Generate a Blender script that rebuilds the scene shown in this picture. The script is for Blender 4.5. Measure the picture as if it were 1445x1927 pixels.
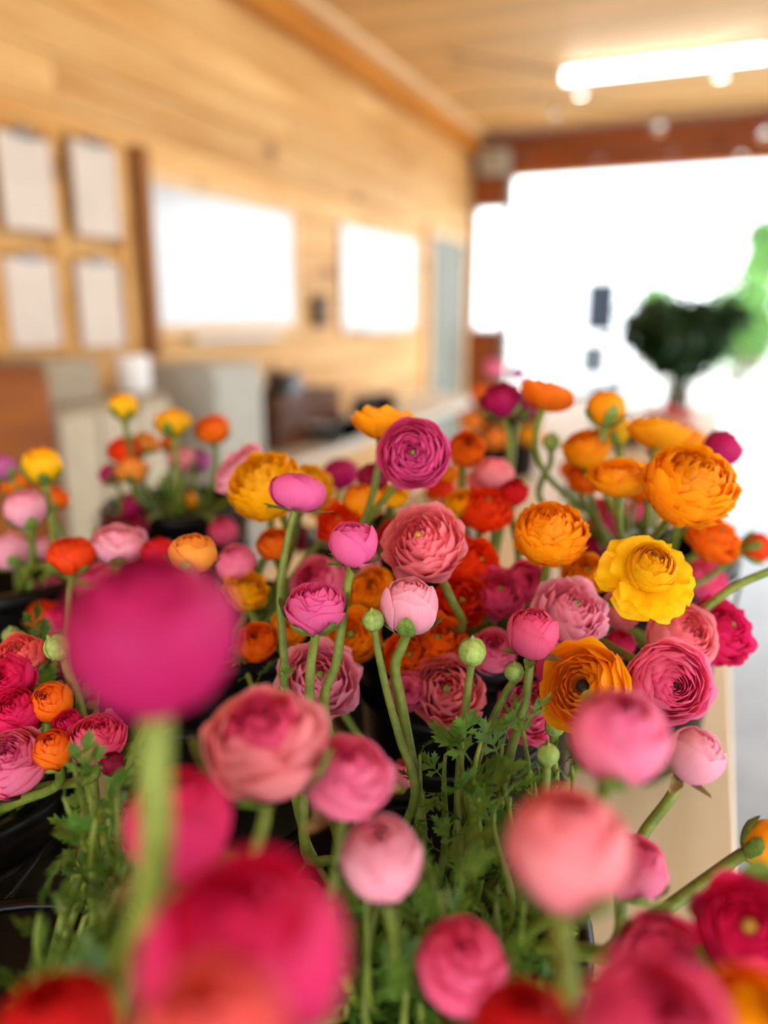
import bpy, bmesh, math, random
import numpy as np
from mathutils import Vector, Matrix

for o in list(bpy.data.objects):
    bpy.data.objects.remove(o)
scene = bpy.context.scene
col = scene.collection

# ------------------------------------------------------------------ camera
IMG_W, IMG_H, FPX = 1445.0, 1927.0, 1447.0
YAW, PITCH, EYE = math.radians(22.784), math.radians(14.399), Vector((0, 0, 1.45))
sa, ca, sp, cp = math.sin(YAW), math.cos(YAW), math.sin(PITCH), math.cos(PITCH)
RIGHT = Vector((ca, sa, 0)); FWD = Vector((-sa * cp, ca * cp, -sp)); UPV = Vector((-sa * sp, ca * sp, cp))
TOCAM = Vector((sa, -ca, 0))                       # horizontal direction back to the viewer
cam_data = bpy.data.cameras.new('camera')
cam_data.sensor_fit = 'HORIZONTAL'; cam_data.sensor_width = 26.0
cam_data.lens = 26.0 * FPX / IMG_W
cam_data.clip_start = 0.02; cam_data.clip_end = 200
cam_data.dof.use_dof = True
cam_data.dof.focus_distance = 0.52
cam_data.dof.aperture_fstop = 26.0 / 15.0
cam = bpy.data.objects.new('camera', cam_data); col.objects.link(cam)
cam.matrix_world = Matrix(((RIGHT.x, UPV.x, -FWD.x, EYE.x), (RIGHT.y, UPV.y, -FWD.y, EYE.y), (RIGHT.z, UPV.z, -FWD.z, EYE.z), (0, 0, 0, 1)))
scene.camera = cam

def at(x, y, w):
    """photo pixel + distance along the view axis -> world point"""
    return EYE + w * (FWD + RIGHT * ((x - IMG_W / 2) / FPX) - UPV * ((y - IMG_H / 2) / FPX))

# ------------------------------------------------------------------ world, exposure
world = bpy.data.worlds.new('overcast_sky'); scene.world = world
world.use_nodes = True
bg = world.node_tree.nodes['Background']
bg.inputs[0].default_value = (0.90, 0.95, 1.0, 1)
bg.inputs[1].default_value = 3.2
scene.view_settings.view_transform = 'Standard'
scene.view_settings.look = 'None'
scene.view_settings.gamma = 1.0
scene.view_settings.use_curve_mapping = False
scene.view_settings.exposure = 0.68

# ------------------------------------------------------------------ helpers
rng = random.Random(7)
def lin(h):
    h = h.lstrip('#'); out = []
    for i in (0, 2, 4):
        c = int(h[i:i + 2], 16) / 255.0
        out.append(c / 12.92 if c <= 0.04045 else ((c + 0.055) / 1.055) ** 2.4)
    return (out[0], out[1], out[2], 1.0)

def mesh_from(name, verts, faces, smooth=True):
    me = bpy.data.meshes.new(name)
    me.from_pydata([tuple(v) for v in verts], [], faces)
    if smooth:
        me.polygons.foreach_set('use_smooth', [True] * len(me.polygons))
    me.update()
    return me

def bm_mesh(name, bm, smooth=False):
    me = bpy.data.meshes.new(name); bm.to_mesh(me); bm.free()
    if smooth:
        me.polygons.foreach_set('use_smooth', [True] * len(me.polygons))
    return me

def link(name, me, mat=None, parent=None, loc=None, mtx=None):
    o = bpy.data.objects.new(name, me); col.objects.link(o)
    if me is not None and mat is not None:
        if len(me.materials) == 0:
            me.materials.append(mat)
        elif me.materials[0] is not mat:
            o.material_slots[0].link = 'OBJECT'; o.material_slots[0].material = mat
    if parent is not None:
        o.parent = parent
    if mtx is not None:
        o.matrix_basis = mtx
    elif loc is not None:
        o.location = loc
    return o

def tag(o, label=None, cat=None, group=None, kind=None):
    if label: o['label'] = label
    if cat: o['category'] = cat
    if group: o['group'] = group
    if kind: o['kind'] = kind
    return o

def empty(name, loc=(0, 0, 0), rz=0.0):
    o = bpy.data.objects.new(name, None); col.objects.link(o)
    o.location = loc; o.rotation_euler = (0, 0, rz); o.empty_display_size = 0.02
    return o

def add_box(bm, x0, x1, y0, y1, z0, z1):
    v = [bm.verts.new((x, y, z)) for z in (z0, z1) for x, y in ((x0, y0), (x1, y0), (x1, y1), (x0, y1))]
    for f in ((3, 2, 1, 0), (4, 5, 6, 7), (0, 1, 5, 4), (1, 2, 6, 5), (2, 3, 7, 6), (3, 0, 4, 7)):
        bm.faces.new([v[i] for i in f])

def box_mesh(x0, x1, y0, y1, z0, z1, bev=0.0, seg=1):
    bm = bmesh.new(); add_box(bm, x0, x1, y0, y1, z0, z1)
    if bev > 0:
        bmesh.ops.bevel(bm, geom=list(bm.edges), offset=bev, segments=seg, affect='EDGES', profile=0.5)
    return bm_mesh('box', bm)

def box(name, b, mat, parent=None, bev=0.004, seg=1):
    """box with its own origin at the centre of its base"""
    cx, cy, cz = (b[0] + b[1]) / 2, (b[2] + b[3]) / 2, b[4]
    me = box_mesh(b[0] - cx, b[1] - cx, b[2] - cy, b[3] - cy, 0, b[5] - cz, bev, seg)
    pl = parent.location if parent is not None else Vector((0, 0, 0))
    return link(name, me, mat, parent, Vector((cx, cy, cz)) - pl)

def lathe_mesh(prof, n=24, closed=False):
    vs, fs = [], []
    for r, z in prof:
        for k in range(n):
            a = 2 * math.pi * k / n
            vs.append((r * math.cos(a), r * math.sin(a), z))
    m = len(prof)
    for i in range(m - 1 + (1 if closed else 0)):
        j = (i + 1) % m
        for k in range(n):
            k2 = (k + 1) % n
            fs.append((i * n + k, i * n + k2, j * n + k2, j * n + k))
    return mesh_from('lathe', vs, fs)

def tube_data(pts, rad, n=8, cap=True):
    pts = [Vector(p) for p in pts]
    vs, fs = [], []
    t0 = (pts[1] - pts[0]).normalized()
    ref = Vector((1, 0, 0)) if abs(t0.x) < 0.8 else Vector((0, 1, 0))
    for i, p in enumerate(pts):
        a = pts[max(0, i - 1)]; b = pts[min(len(pts) - 1, i + 1)]
        t = (b - a).normalized()
        s = t.cross(ref).normalized(); u = s.cross(t).normalized(); ref = u
        r = rad[i] if hasattr(rad, '__len__') else rad
        for k in range(n):
            an = 2 * math.pi * k / n
            vs.append(p + s * (r * math.cos(an)) + u * (r * math.sin(an)))
    for i in range(len(pts) - 1):
        for k in range(n):
            k2 = (k + 1) % n
            fs.append((i * n + k, (i + 1) * n + k, (i + 1) * n + k2, i * n + k2))
    if cap:
        fs.append(tuple(range(n))); fs.append(tuple(reversed(range((len(pts) - 1) * n, len(pts) * n))))
    return vs, fs

def tube(name, pts, rad, mat, parent=None, n=8, origin=None):
    vs, fs = tube_data(pts, rad, n)
    o = Vector(origin) if origin is not None else (parent.location.copy() if parent is not None else Vector((0, 0, 0)))
    me = mesh_from('tube', [v - o for v in vs], fs)
    return link(name, me, mat, parent, o if parent is None else None)

def spline(pts, per=6):
    """Catmull-Rom through pts"""
    P = [Vector(p) for p in pts]
    P = [P[0] * 2 - P[1]] + P + [P[-1] * 2 - P[-2]]
    out = []
    for i in range(1, len(P) - 2):
        for k in range(per):
            t = k / per
            a, b, c, d = P[i - 1], P[i], P[i + 1], P[i + 2]
            out.append(0.5 * ((2 * b) + (c - a) * t + (2 * a - 5 * b + 4 * c - d) * t * t + (3 * b - a - 3 * c + d) * t ** 3))
    out.append(P[-2])
    return out

# ------------------------------------------------------------------ materials
class NT:
    def __init__(s, name):
        s.m = bpy.data.materials.new(name); s.m.use_nodes = True
        s.t = s.m.node_tree; s.b = s.t.nodes['Principled BSDF']; s.out = s.t.nodes['Material Output']
    def n(s, kind, **kw):
        nd = s.t.nodes.new(kind)
        for k, v in kw.items(): setattr(nd, k, v)
        return nd
    def l(s, a, b): s.t.links.new(a, b)
    def mix(s, fac, a, b, mode='MIX'):
        nd = s.n('ShaderNodeMix', data_type='RGBA', blend_type=mode)
        for sock, v in ((nd.inputs[0], fac), (nd.inputs[6], a), (nd.inputs[7], b)):
            if isinstance(v, (int, float, tuple)): sock.default_value = v
            else: s.l(v, sock)
        return nd.outputs[2]
    def math(s, op, a, b=0.0):
        nd = s.n('ShaderNodeMath', operation=op)
        for sock, v in ((nd.inputs[0], a), (nd.inputs[1], b)):
            if isinstance(v, (int, float)): sock.default_value = v
            else: s.l(v, sock)
        return nd.outputs[0]
    def noise(s, scale, vec=None, stretch=None, detail=3, rough=0.55):
        nd = s.n('ShaderNodeTexNoise'); nd.inputs['Scale'].default_value = scale
        nd.inputs['Detail'].default_value = detail; nd.inputs['Roughness'].default_value = rough
        if vec is None: vec = s.n('ShaderNodeNewGeometry').outputs['Position']
        if stretch:
            mp = s.n('ShaderNodeMapping'); mp.inputs['Scale'].default_value = stretch
            s.l(vec, mp.inputs['Vector']); vec = mp.outputs[0]
        s.l(vec, nd.inputs['Vector'])
        return nd.outputs['Fac']
    def ramp(s, fac, stops):
        nd = s.n('ShaderNodeValToRGB'); e = nd.color_ramp.elements
        while len(e) < len(stops): e.new(0.5)
        for i, (p, c) in enumerate(stops): e[i].position = p; e[i].color = c
        s.l(fac, nd.inputs[0]); return nd.outputs[0]

def plain(name, colr, rough=0.5, spec=0.4, metal=0.0, var=0.08, scale=12.0, bump=0.0):
    t = NT(name)
    f = t.noise(scale)
    dark = tuple(c * (1 - var * 2.2) for c in colr[:3]) + (1,)
    lite = tuple(min(1, c * (1 + var)) for c in colr[:3]) + (1,)
    t.l(t.ramp(f, [(0.3, dark), (0.7, lite)]), t.b.inputs['Base Color'])
    t.b.inputs['Roughness'].default_value = rough; t.b.inputs['Specular IOR Level'].default_value = spec
    t.b.inputs['Metallic'].default_value = metal
    if bump:
        bn = t.n('ShaderNodeBump'); bn.inputs['Strength'].default_value = bump; bn.inputs['Distance'].default_value = 0.002
        t.l(f, bn.inputs['Height']); t.l(bn.outputs[0], t.b.inputs['Normal'])
    return t.m

def wood(name, c_lo, c_hi, knot, stretch, rough=0.55, rnd=0.25):
    """boards: streaks along the grain, knots, each board its own tone"""
    t = NT(name)
    geo = t.n('ShaderNodeNewGeometry'); inf = t.n('ShaderNodeObjectInfo')
    off = t.n('ShaderNodeVectorMath', operation='ADD')
    sc = t.n('ShaderNodeVectorMath', operation='SCALE'); sc.inputs[0].default_value = (13.0, 7.0, 5.0)
    t.l(inf.outputs['Random'], sc.inputs['Scale'])
    t.l(geo.outputs['Position'], off.inputs[0]); t.l(sc.outputs[0], off.inputs[1])
    v = off.outputs[0]
    g1 = t.noise(14.0, v, stretch, 5, 0.6)
    base = t.ramp(g1, [(0.28, c_lo), (0.72, c_hi)])
    vo = t.n('ShaderNodeTexVoronoi'); vo.inputs['Scale'].default_value = 2.6
    mp = t.n('ShaderNodeMapping'); mp.inputs['Scale'].default_value = tuple(1.0 if s >= 1 else 0.62 for s in stretch)
    t.l(v, mp.inputs['Vector']); t.l(mp.outputs[0], vo.inputs['Vector'])
    kn = t.ramp(vo.outputs['Distance'], [(0.06, (1, 1, 1, 1)), (0.17, (0, 0, 0, 1))])
    base = t.mix(t.math('MULTIPLY', kn, 0.85), base, knot)
    tone = t.math('ADD', 1.0 - rnd * 0.7, t.math('MULTIPLY', inf.outputs['Random'], rnd))
    comb = t.n('ShaderNodeCombineColor')
    for i in range(3): t.l(tone, comb.inputs[i])
    base = t.mix(1.0, base, comb.outputs[0], 'MULTIPLY')
    t.l(base, t.b.inputs['Base Color'])
    t.b.inputs['Roughness'].default_value = rough; t.b.inputs['Specular IOR Level'].default_value = 0.3
    bn = t.n('ShaderNodeBump'); bn.inputs['Strength'].default_value = 0.15; bn.inputs['Distance'].default_value = 0.003
    t.l(g1, bn.inputs['Height']); t.l(bn.outputs[0], t.b.inputs['Normal'])
    return t.m

def glow(name, colr, strength):
    t = NT(name)
    t.b.inputs['Base Color'].default_value = (0.9, 0.9, 0.9, 1)
    t.b.inputs['Emission Color'].default_value = colr; t.b.inputs['Emission Strength'].default_value = strength
    return t.m

def glass(name, tint=(1, 1, 1, 1), rough=0.02):
    t = NT(name)
    t.b.inputs['Base Color'].default_value = tint
    t.b.inputs['Transmission Weight'].default_value = 1.0; t.b.inputs['Roughness'].default_value = rough
    t.b.inputs['IOR'].default_value = 1.3
    return t.m

M = dict(
    wall=wood('pine_wall_board', lin('#CC9048'), lin('#F2C684'), lin('#8A5526'), (1.0, 0.07, 1.0)),
    ceil=wood('pine_ceiling_board', lin('#CC9048'), lin('#F2C684'), lin('#8A5526'), (0.07, 1.0, 1.0)),
    beam=wood('orange_beam', lin('#BC7016'), lin('#DC922E'), lin('#8A4A16'), (1.0, 0.06, 1.0), rnd=0.1),
    trim=wood('pale_trim', lin('#E2B47C'), lin('#F3D4A6'), lin('#A8743A'), (1.0, 0.06, 1.0), rnd=0.1),
    redwood=wood('red_brown_wood', lin('#7A3A16'), lin('#A8561F'), lin('#4A200A'), (0.07, 1.0, 1.0), rnd=0.15),
    redpost=wood('red_brown_post', lin('#8A421A'), lin('#B8602A'), lin('#4A200A'), (1.0, 1.0, 0.07), rnd=0.15),
    batten=wood('batten_wood', lin('#C98E45'), lin('#E9B769'), lin('#8A5526'), (1.0, 0.08, 1.0), rnd=0.12),
    darkpost=wood('dark_post_wood', lin('#7A4A1C'), lin('#A46A30'), lin('#4A2A10'), (1.0, 1.0, 0.08), rnd=0.1),
    cabwood=wood('chestnut_cabinet_wood', lin('#7A3C00'), lin('#A05600'), lin('#5A2C08'), (1.0, 0.1, 1.0), rnd=0.12),
    bench=wood('pale_bench_board', lin('#D8C6A0'), lin('#F0E4C8'), lin('#B49A6C'), (1.0, 0.05, 1.0), rough=0.45, rnd=0.08),
    crate=wood('dark_crate_wood', lin('#4A2608'), lin('#6E3C10'), lin('#2A1404'), (1.0, 0.1, 1.0), rnd=0.2),
    concrete=plain('floor_concrete', lin('#9CA2AA'), 0.42, 0.5, var=0.14, scale=2.2),
    back=plain('wall_backing', lin('#6B4A28'), 0.8, 0.2),
    render=plain('light_wall_paint', lin('#E9E4DA'), 0.7, 0.2, var=0.03),
    whiteb=plain('whiteboard_enamel', lin('#D8DEE2'), 0.14, 0.6, var=0.02),
    alu=plain('aluminium', lin('#B9BDBD'), 0.35, 0.5, 0.7),
    paper=plain('notice_paper', lin('#DDD0C2'), 0.8, 0.2, var=0.03),
    clipb=plain('clipboard_board', lin('#A87A48'), 0.7, 0.2),
    steel=plain('clip_steel', lin('#8C8C8E'), 0.35, 0.5, 0.8),
    black=plain('black_plastic', lin('#17171A'), 0.28, 0.5, var=0.1),
    bucket=plain('black_bucket_plastic', lin('#040405'), 0.34, 0.22, var=0.12, scale=30),
    sage=plain('sage_grey_paint', lin('#82867A'), 0.5, 0.3, var=0.05),
    taupe=plain('taupe_metal', lin('#A3947A'), 0.55, 0.3, var=0.06),
    taupel=plain('pale_taupe', lin('#C4B59A'), 0.55, 0.3, var=0.05),
    greyc=plain('grey_cabinet_paint', lin('#B4B0A2'), 0.5, 0.35, var=0.05),
    whitep=plain('white_plastic', lin('#EDEBE8'), 0.4, 0.4, var=0.03),
    counter=plain('counter_laminate', lin('#D9D2C6'), 0.5, 0.3, var=0.04),
    gravel=plain('pale_gravel', lin('#D8D6D0'), 0.9, 0.1, var=0.12, scale=3),
    van=plain('white_van_paint', lin('#F2F3F4'), 0.25, 0.5, var=0.02),
    vanglass=plain('dark_van_glass', lin('#1E2632'), 0.3, 0.3, var=0.1),
    rubber=plain('tyre_rubber', lin('#4A4D52'), 0.7, 0.2),
    treeleaf=plain('tree_leaf', lin('#6FA050'), 0.6, 0.2, var=0.25, scale=3),
    bark=plain('bark', lin('#6A5A48'), 0.85, 0.1, var=0.2, scale=8),
    darkleaf=plain('dark_evergreen_leaf', lin('#1E3A16'), 0.5, 0.25, var=0.3, scale=40),
    darkstem=plain('dark_stem', lin('#26351A'), 0.6, 0.2, var=0.2),
    led=glow('led_tube_light', (1.0, 0.97, 0.9, 1), 10.0),
    bulbglass=glass('bulb_glass', (0.98, 0.96, 0.94, 1), 0.05),
    vaseglass=glass('vase_glass', (0.96, 0.99, 0.98, 1), 0.02),
    redplast=plain('red_plastic', lin('#C2301E'), 0.45, 0.4),
)

def on_x(x, y, X): d = at(x, y, 1) - EYE; return EYE + d * (X / d.x)
def on_y(x, y, Y): d = at(x, y, 1) - EYE; return EYE + d * (Y / d.y)
def on_z(x, y, Z): d = at(x, y, 1) - EYE; return EYE + d * ((Z - EYE.z) / d.z)

# ------------------------------------------------------------------ the setting
WX, BY, CZ = -2.4, 8.0, 3.15         # left wall face, back wall face, ceiling
RX, RY = 3.6, -2.2
def struct(name, me, mat, loc=(0, 0, 0)):
    return tag(link(name, me, mat, None, loc), kind='structure')

struct('floor', box_mesh(WX - .1, RX + .1, RY - .1, BY + .12, -0.12, 0), M['concrete'])
tag(link('ground', box_mesh(-40, 40, -40, 60, -0.3, -0.13), M['gravel']), kind='structure')

wl = struct('wall_left', box_mesh(WX - .08, WX - .022, RY, BY + .12, 0, CZ + .1), M['back'])
ROW = 0.185
cuts = {}
plank_mesh = {}
def plank(parent, x0, x1, y0, y1, z0, z1, mat, bev=0.004):
    key = tuple(round(v, 3) for v in (x1 - x0, y1 - y0, z1 - z0))
    if key not in plank_mesh:
        plank_mesh[key] = box_mesh(-key[0] / 2, key[0] / 2, -key[1] / 2, key[1] / 2, -key[2] / 2, key[2] / 2, bev)
    return link('plank', plank_mesh[key], mat, parent, ((x0 + x1) / 2, (y0 + y1) / 2, (z0 + z1) / 2))
nrow = int(math.ceil(CZ / ROW))
for r in range(nrow):
    z0 = r * ROW; z1 = min(z0 + ROW - .004, CZ)
    ys = [RY] + [v for v in ((2.5, 6.1), (0.4, 4.3), (1.5, 5.3))[r % 3]] + [BY]
    for a, b in zip(ys[:-1], ys[1:]):
        plank(wl, WX - .022, WX, a, b - .003, z0, z1, M['wall'])
cl = struct('ceiling', box_mesh(WX - .08, RX + .1, RY - .1, BY + .12, CZ + .02, CZ + .1), M['back'])
nb = int((BY - RY) / .145)
for i in range(nb):
    y0 = RY + i * .145
    plank(cl, WX, RX, y0, y0 + .141, CZ, CZ + .02, M['ceil'])

# back wall with the open bay, its posts, header and narrow side window
def struct_box(name, b, mat, bev=0.004):
    return struct(name, box_mesh(*b, bev), mat)
wb = struct_box('wall_back', (WX, RX, BY + .03, BY + .12, 2.77, CZ), M['back'])
for k in range(2):
    plank(wb, WX, .6, BY - .0, BY + .03, 2.77 + k * .19, 2.955 + k * .19, M['redwood'])
    plank(wb, .6, RX, BY - .0, BY + .03, 2.77 + k * .19, 2.955 + k * .19, M['redwood'])
plank(wb, WX, -2.04, BY, BY + .1, 2.5, 2.766, M['redwood'])
plank(wb, WX, -2.04, BY, BY + .1, 0.0, 1.3, M['redwood'])
plank(wb, WX, -2.36, BY, BY + .1, 1.304, 2.496, M['redpost'])
plank(wb, 3.3, RX, BY, BY + .1, 0, 2.766, M['redpost'])
struct_box('trim_1', (-2.04, -1.975, BY - .03, BY + .1, 0, 2.766), M['sage'])
win = struct('window_1', box_mesh(-2.36, -2.04, BY + .05, BY + .056, 1.304, 2.496), M['vaseglass'])
for b in ((-2.36, -2.335, BY + .03, BY + .07, 1.304, 2.496), (-2.065, -2.04, BY + .03, BY + .07, 1.304, 2.496),
          (-2.335, -2.065, BY + .03, BY + .07, 1.304, 1.33), (-2.335, -2.065, BY + .03, BY + .07, 2.47, 2.496)):
    link('window_frame', box_mesh(*b), M['whitep'], win)
struct_box('trim_2', (-1.975, 3.3, BY - .02, BY + .02, 2.74, 2.767), M['trim'])
# ledger beam under the ceiling along the left wall, pale cover strip beside it
struct_box('trim_3', (WX, WX + .1, RY, BY - .03, 2.97, CZ - .002), M['beam'], .006)
struct_box('trim_4', (WX + .1, WX + .185, RY, BY - .03, CZ - .045, CZ - .002), M['trim'], .004)

# right side and rear: open bays that let the daylight in (outside the frame)
bm = bmesh.new()
add_box(bm, RX, RX + .1, RY, BY + .12, 2.7, CZ + .02)
add_box(bm, RX, RX + .1, RY, -1.9, 0, 2.7); add_box(bm, RX, RX + .1, 2.0, 2.2, 0, 2.7); add_box(bm, RX, RX + .1, 7.2, BY + .12, 0, 2.7)
struct('wall_right', bm_mesh('wall_right', bm), M['render'])
bm = bmesh.new()
add_box(bm, WX - .08, RX + .1, RY - .1, RY, 2.7, CZ + .02)
add_box(bm, WX - .08, -1.4, RY - .1, RY, 0, 2.7); add_box(bm, 3.2, RX + .1, RY - .1, RY, 0, 2.7)  # unseen left return, widened to shade the near part of the left wall
struct('wall_rear', bm_mesh('wall_rear', bm), M['render'])

# grey-green door at the far end of the left wall
d0 = on_x(800, 600, WX).y; d1 = on_x(868, 600, WX).y
door = struct('door_1', box_mesh(WX + .002, WX + .03, d0 + .05, d1 - .05, .01, 2.12, .003), M['sage'])
for b in ((WX + .001, WX + .045, d0 - .03, d0 + .045, .002, 2.2), (WX + .001, WX + .045, d1 - .045, d1 + .03, .002, 2.2), (WX + .001, WX + .045, d0 + .045, d1 - .045, 2.125, 2.2)):
    link('door_frame', box_mesh(*b, .003), M['trim'], door)
for z0, z1 in ((.2, .95), (1.1, 1.95)):
    link('door_panel', box_mesh(WX + .03, WX + .038, d0 + .18, d1 - .18, z0, z1, .003), M['sage'], door)
tube('door_handle', [(WX + .03, d1 - .13, 1.02), (WX + .08, d1 - .13, 1.02), (WX + .08, d1 - .24, 1.02)], .009, M['steel'], door)

# ------------------------------------------------------------------ things on the left wall
def whiteboard(y0, y1, z0, z1, label, fr, frm):
    r = empty('whiteboard', (WX, (y0 + y1) / 2, z0)); tag(r, label, 'whiteboard')
    box('panel', (WX + .002, WX + .016, y0 + fr, y1 - fr, z0 + fr, z1 - fr), M['whiteb'], r, .002)
    for b in ((y0, y0 + fr, z0, z1), (y1 - fr, y1, z0, z1), (y0 + fr, y1 - fr, z0, z0 + fr), (y0 + fr, y1 - fr, z1 - fr, z1)):
        box('frame', (WX + .002, WX + .026, b[0], b[1], b[2], b[3]), frm, r, .003)
    box('pen_tray', (WX + .002, WX + .07, y0 + .3, y1 - .3, z0 - .022, z0 - .001), M['alu'], r, .003)
    return r
a = on_x(268, 600, WX); b = on_x(558, 600, WX)
whiteboard(a.y, b.y, 1.345, 2.075, 'large whiteboard in a pale wood frame, reflecting the sky, beside the clipboards', .055, M['trim'])
a = on_x(640, 600, WX); b = on_x(778, 600, WX)
whiteboard(a.y, b.y, 1.345, 2.04, 'smaller whiteboard with a thin metal frame near the grey door', .03, M['alu'])

# clipboards on battens
rw = empty('clipboard_rack', (WX, 2.4, 1.25)); tag(rw, 'pine batten rack for clipboards on the plank wall', 'rack')
p0 = on_x(240, 470, WX)
for z in (on_x(0, 470, WX).z, on_x(60, 665, WX).z, on_x(0, 228, WX).z + .02):
    box('batten', (WX + .001, WX + .028, 1.2, p0.y, z - .035, z + .035), M['batten'], rw, .003)
for px in (-30, 100, 226):
    y = on_x(px, 470, WX).y
    box('upright', (WX + .028, WX + .045, y - .03, y + .03, 1.3, 2.12), M['batten'], rw, .003)
py = on_x(262, 470, WX).y
tag(box('wall_post', (WX + .001, WX + .07, py - .035, py + .03, 1.26, 2.15), M['darkpost']), 'dark brown upright post between clipboard rack and large whiteboard', 'post')
clips = [((-22, 82), (248, 436), 'top row, away from the dark post'),
         ((118, 206), (265, 448), 'top row, next to the dark post'),
         ((-8, 92), (478, 655), 'bottom row, away from the dark post'),
         ((128, 214), (486, 655), 'bottom row, next to the dark post')]
for (xa, xb), (ya, yb), lab in clips:
    A = on_x(xa, (ya + yb) / 2, WX); B = on_x(xb, (ya + yb) / 2, WX)
    mx = (xa + xb) / 2
    zt = on_x(mx, ya, WX).z; zb = on_x(mx, yb, WX).z
    r = empty('clipboard', (WX + .046, (A.y + B.y) / 2, zb)); tag(r, 'clipboard with blank paper, ' + lab, 'clipboard', 'clipboards on the rack')
    box('board', (WX + .046, WX + .050, A.y, B.y, zb, zt), M['clipb'], r, .001)
    box('paper', (WX + .0501, WX + .052, A.y + .008, B.y - .008, zb + .006, zt - .02), M['paper'], r, 0)
    ym = (A.y + B.y) / 2
    box('clip', (WX + .0521, WX + .066, ym - .05, ym + .05, zt - .03, zt - .004), M['steel'], r, .003)
    tube('clip_lever', [(WX + .06, ym - .03, zt - .006), (WX + .068, ym - .02, zt + .02), (WX + .068, ym + .02, zt + .02), (WX + .06, ym + .03, zt - .006)], .003, M['steel'], r)

c = on_x(605, 585, WX + .04)
r = empty('wall_telephone', (WX, c.y, c.z - .1)); tag(r, 'small black telephone hung on the pine wall between two whiteboards', 'telephone')
box('body', (WX + .001, WX + .05, c.y - .06, c.y + .06, c.z - .1, c.z + .09), M['black'], r, .012, 2)
vs, fs = tube_data(spline([(WX + .075, c.y - .02, c.z - .1), (WX + .062, c.y - .02, c.z - .04), (WX + .062, c.y - .02, c.z + .05), (WX + .075, c.y - .02, c.z + .1)], 4), [.02] * 3 + [.012] * 7 + [.02] * 3, 8)
link('handset', mesh_from('handset', [v - r.location for v in vs], fs), M['black'], r)

# ------------------------------------------------------------------ furniture along the left wall
def cabinet(name, b, mat, label, doors, dmat, cat='cabinet', handle=True):
    r = empty(name, ((b[0] + b[1]) / 2, (b[2] + b[3]) / 2, b[4])); tag(r, label, cat)
    box('body', (b[0], b[1] - .02, b[2], b[3], b[4], b[5]), mat, r, .006)
    w = (b[3] - b[2]) / doors
    for k in range(doors):
        y0 = b[2] + k * w + .008; y1 = b[2] + (k + 1) * w - .008
        d = box('door', (b[1] - .0198, b[1], y0, y1, b[4] + .08, b[5] - .03), dmat, r, .004)
        if handle:
            h = box_mesh(0, .02, -.008, .008, -.07, .07, .004)
            link('handle', h, M['steel'], d, (.0101, (y1 - y0) / 2 - .05, (b[5] - b[4]) * .55))
    return r
cabinet('wooden_cabinet', (-2.35, -1.85, .95, on_x(92, 690, -1.85).y, 0.0, 1.30), M['cabwood'], 'chestnut brown wooden cabinet against the plank wall', 2, M['cabwood'])
y0, y1 = on_x(106, 780, -1.9).y, on_x(325, 780, -1.9).y
cabinet('taupe_cabinet', (-2.38, -1.9, y0, y1, 0, 1.16), M['taupe'], 'low taupe metal cabinet between the wooden cabinet and grey cabinet', 3, M['taupel'])
tag(box('storage_bin', (-2.3, -1.95, y0 + .02, y0 + .26, 1.161, 1.31), M['taupe'], None, .015, 2), 'olive taupe storage bin on top of the taupe cabinet', 'bin')
r = empty('paper_roll', (-2.05, on_x(250, 700, -2.05).y, 1.161)); tag(r, 'white paper roll standing on the taupe cabinet', 'paper roll')
link('roll', lathe_mesh([(.02, 0), (.062, 0), (.065, .01), (.065, .13), (.062, .14), (.02, .14)], 24, True), M['whitep'], r)
link('core', lathe_mesh([(.016, .0), (.02, .0), (.02, .142), (.016, .142)], 16, True), M['clipb'], r)
y2 = on_x(402, 690, -1.9).y; y3 = on_x(494, 690, -1.9).y
cabinet('grey_cabinet', (-2.3, -1.9, y2, y3, 0, 1.245), M['greyc'], 'pale grey metal cabinet below the large whiteboard', 1, M['greyc'])
# far counter with crate, trays and rag
cn = empty('counter_table', (-2.07, 4.3, 0)); tag(cn, 'pale laminate counter along the wall below the smaller whiteboard', 'counter')
box('counter_top', (-2.38, -1.76, 3.14, 6.4, .74, .78), M['counter'], cn, .004)
for x in (-2.33, -1.81):
    for y in (3.2, 6.34):
        box('leg', (x - .025, x + .025, y - .025, y + .025, 0, .7398), M['greyc'], cn, .003)
ya, yb = on_x(522, 790, -1.95).y, on_x(640, 790, -1.95).y
cr = empty('wooden_crate', (-2.1, (ya + yb) / 2, .7805)); tag(cr, 'dark brown slatted wooden crate on the pale counter', 'crate')
for k in range(3):
    z = .785 + k * .095
    for x in (-2.3, -1.95):
        box('slat', (x - .008, x + .008, ya, yb, z, z + .075), M['crate'], cr, .002)
    for y in (ya + .008, yb - .008):
        box('slat', (-2.292, -1.958, y - .008, y + .008, z, z + .075), M['crate'], cr, .002)
for x in (-2.284, -1.966):
    for y in (ya + .024, yb - .024):
        box('corner_post', (x - .008, x + .008, y - .008, y + .008, .782, 1.06), M['crate'], cr, .002)
box('bottom', (-2.29, -1.96, ya + .017, yb - .017, .7815, .7845), M['crate'], cr, 0)
rg = empty('black_bag', (-2.12, (ya + yb) / 2, .786)); tag(rg, 'crumpled black bag standing up out of the dark crate', 'bag')
vs, fs = [], []
for i in range(8):
    for k in range(14):
        an = 2 * math.pi * k / 14; rr = (.12 + .02 * math.sin(3 * an + i) + .012 * math.sin(5 * an - i * 1.7)) * (1.0 if i < 4 else 1.0 - .11 * (i - 3))
        vs.append((rr * .9 * math.cos(an), rr * 1.7 * math.sin(an), i * .052 + .02 * math.sin(2 * an + 1) * (i / 7)))
for i in range(7):
    for k in range(14):
        fs.append((i * 14 + k, i * 14 + (k + 1) % 14, (i + 1) * 14 + (k + 1) % 14, (i + 1) * 14 + k))
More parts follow.
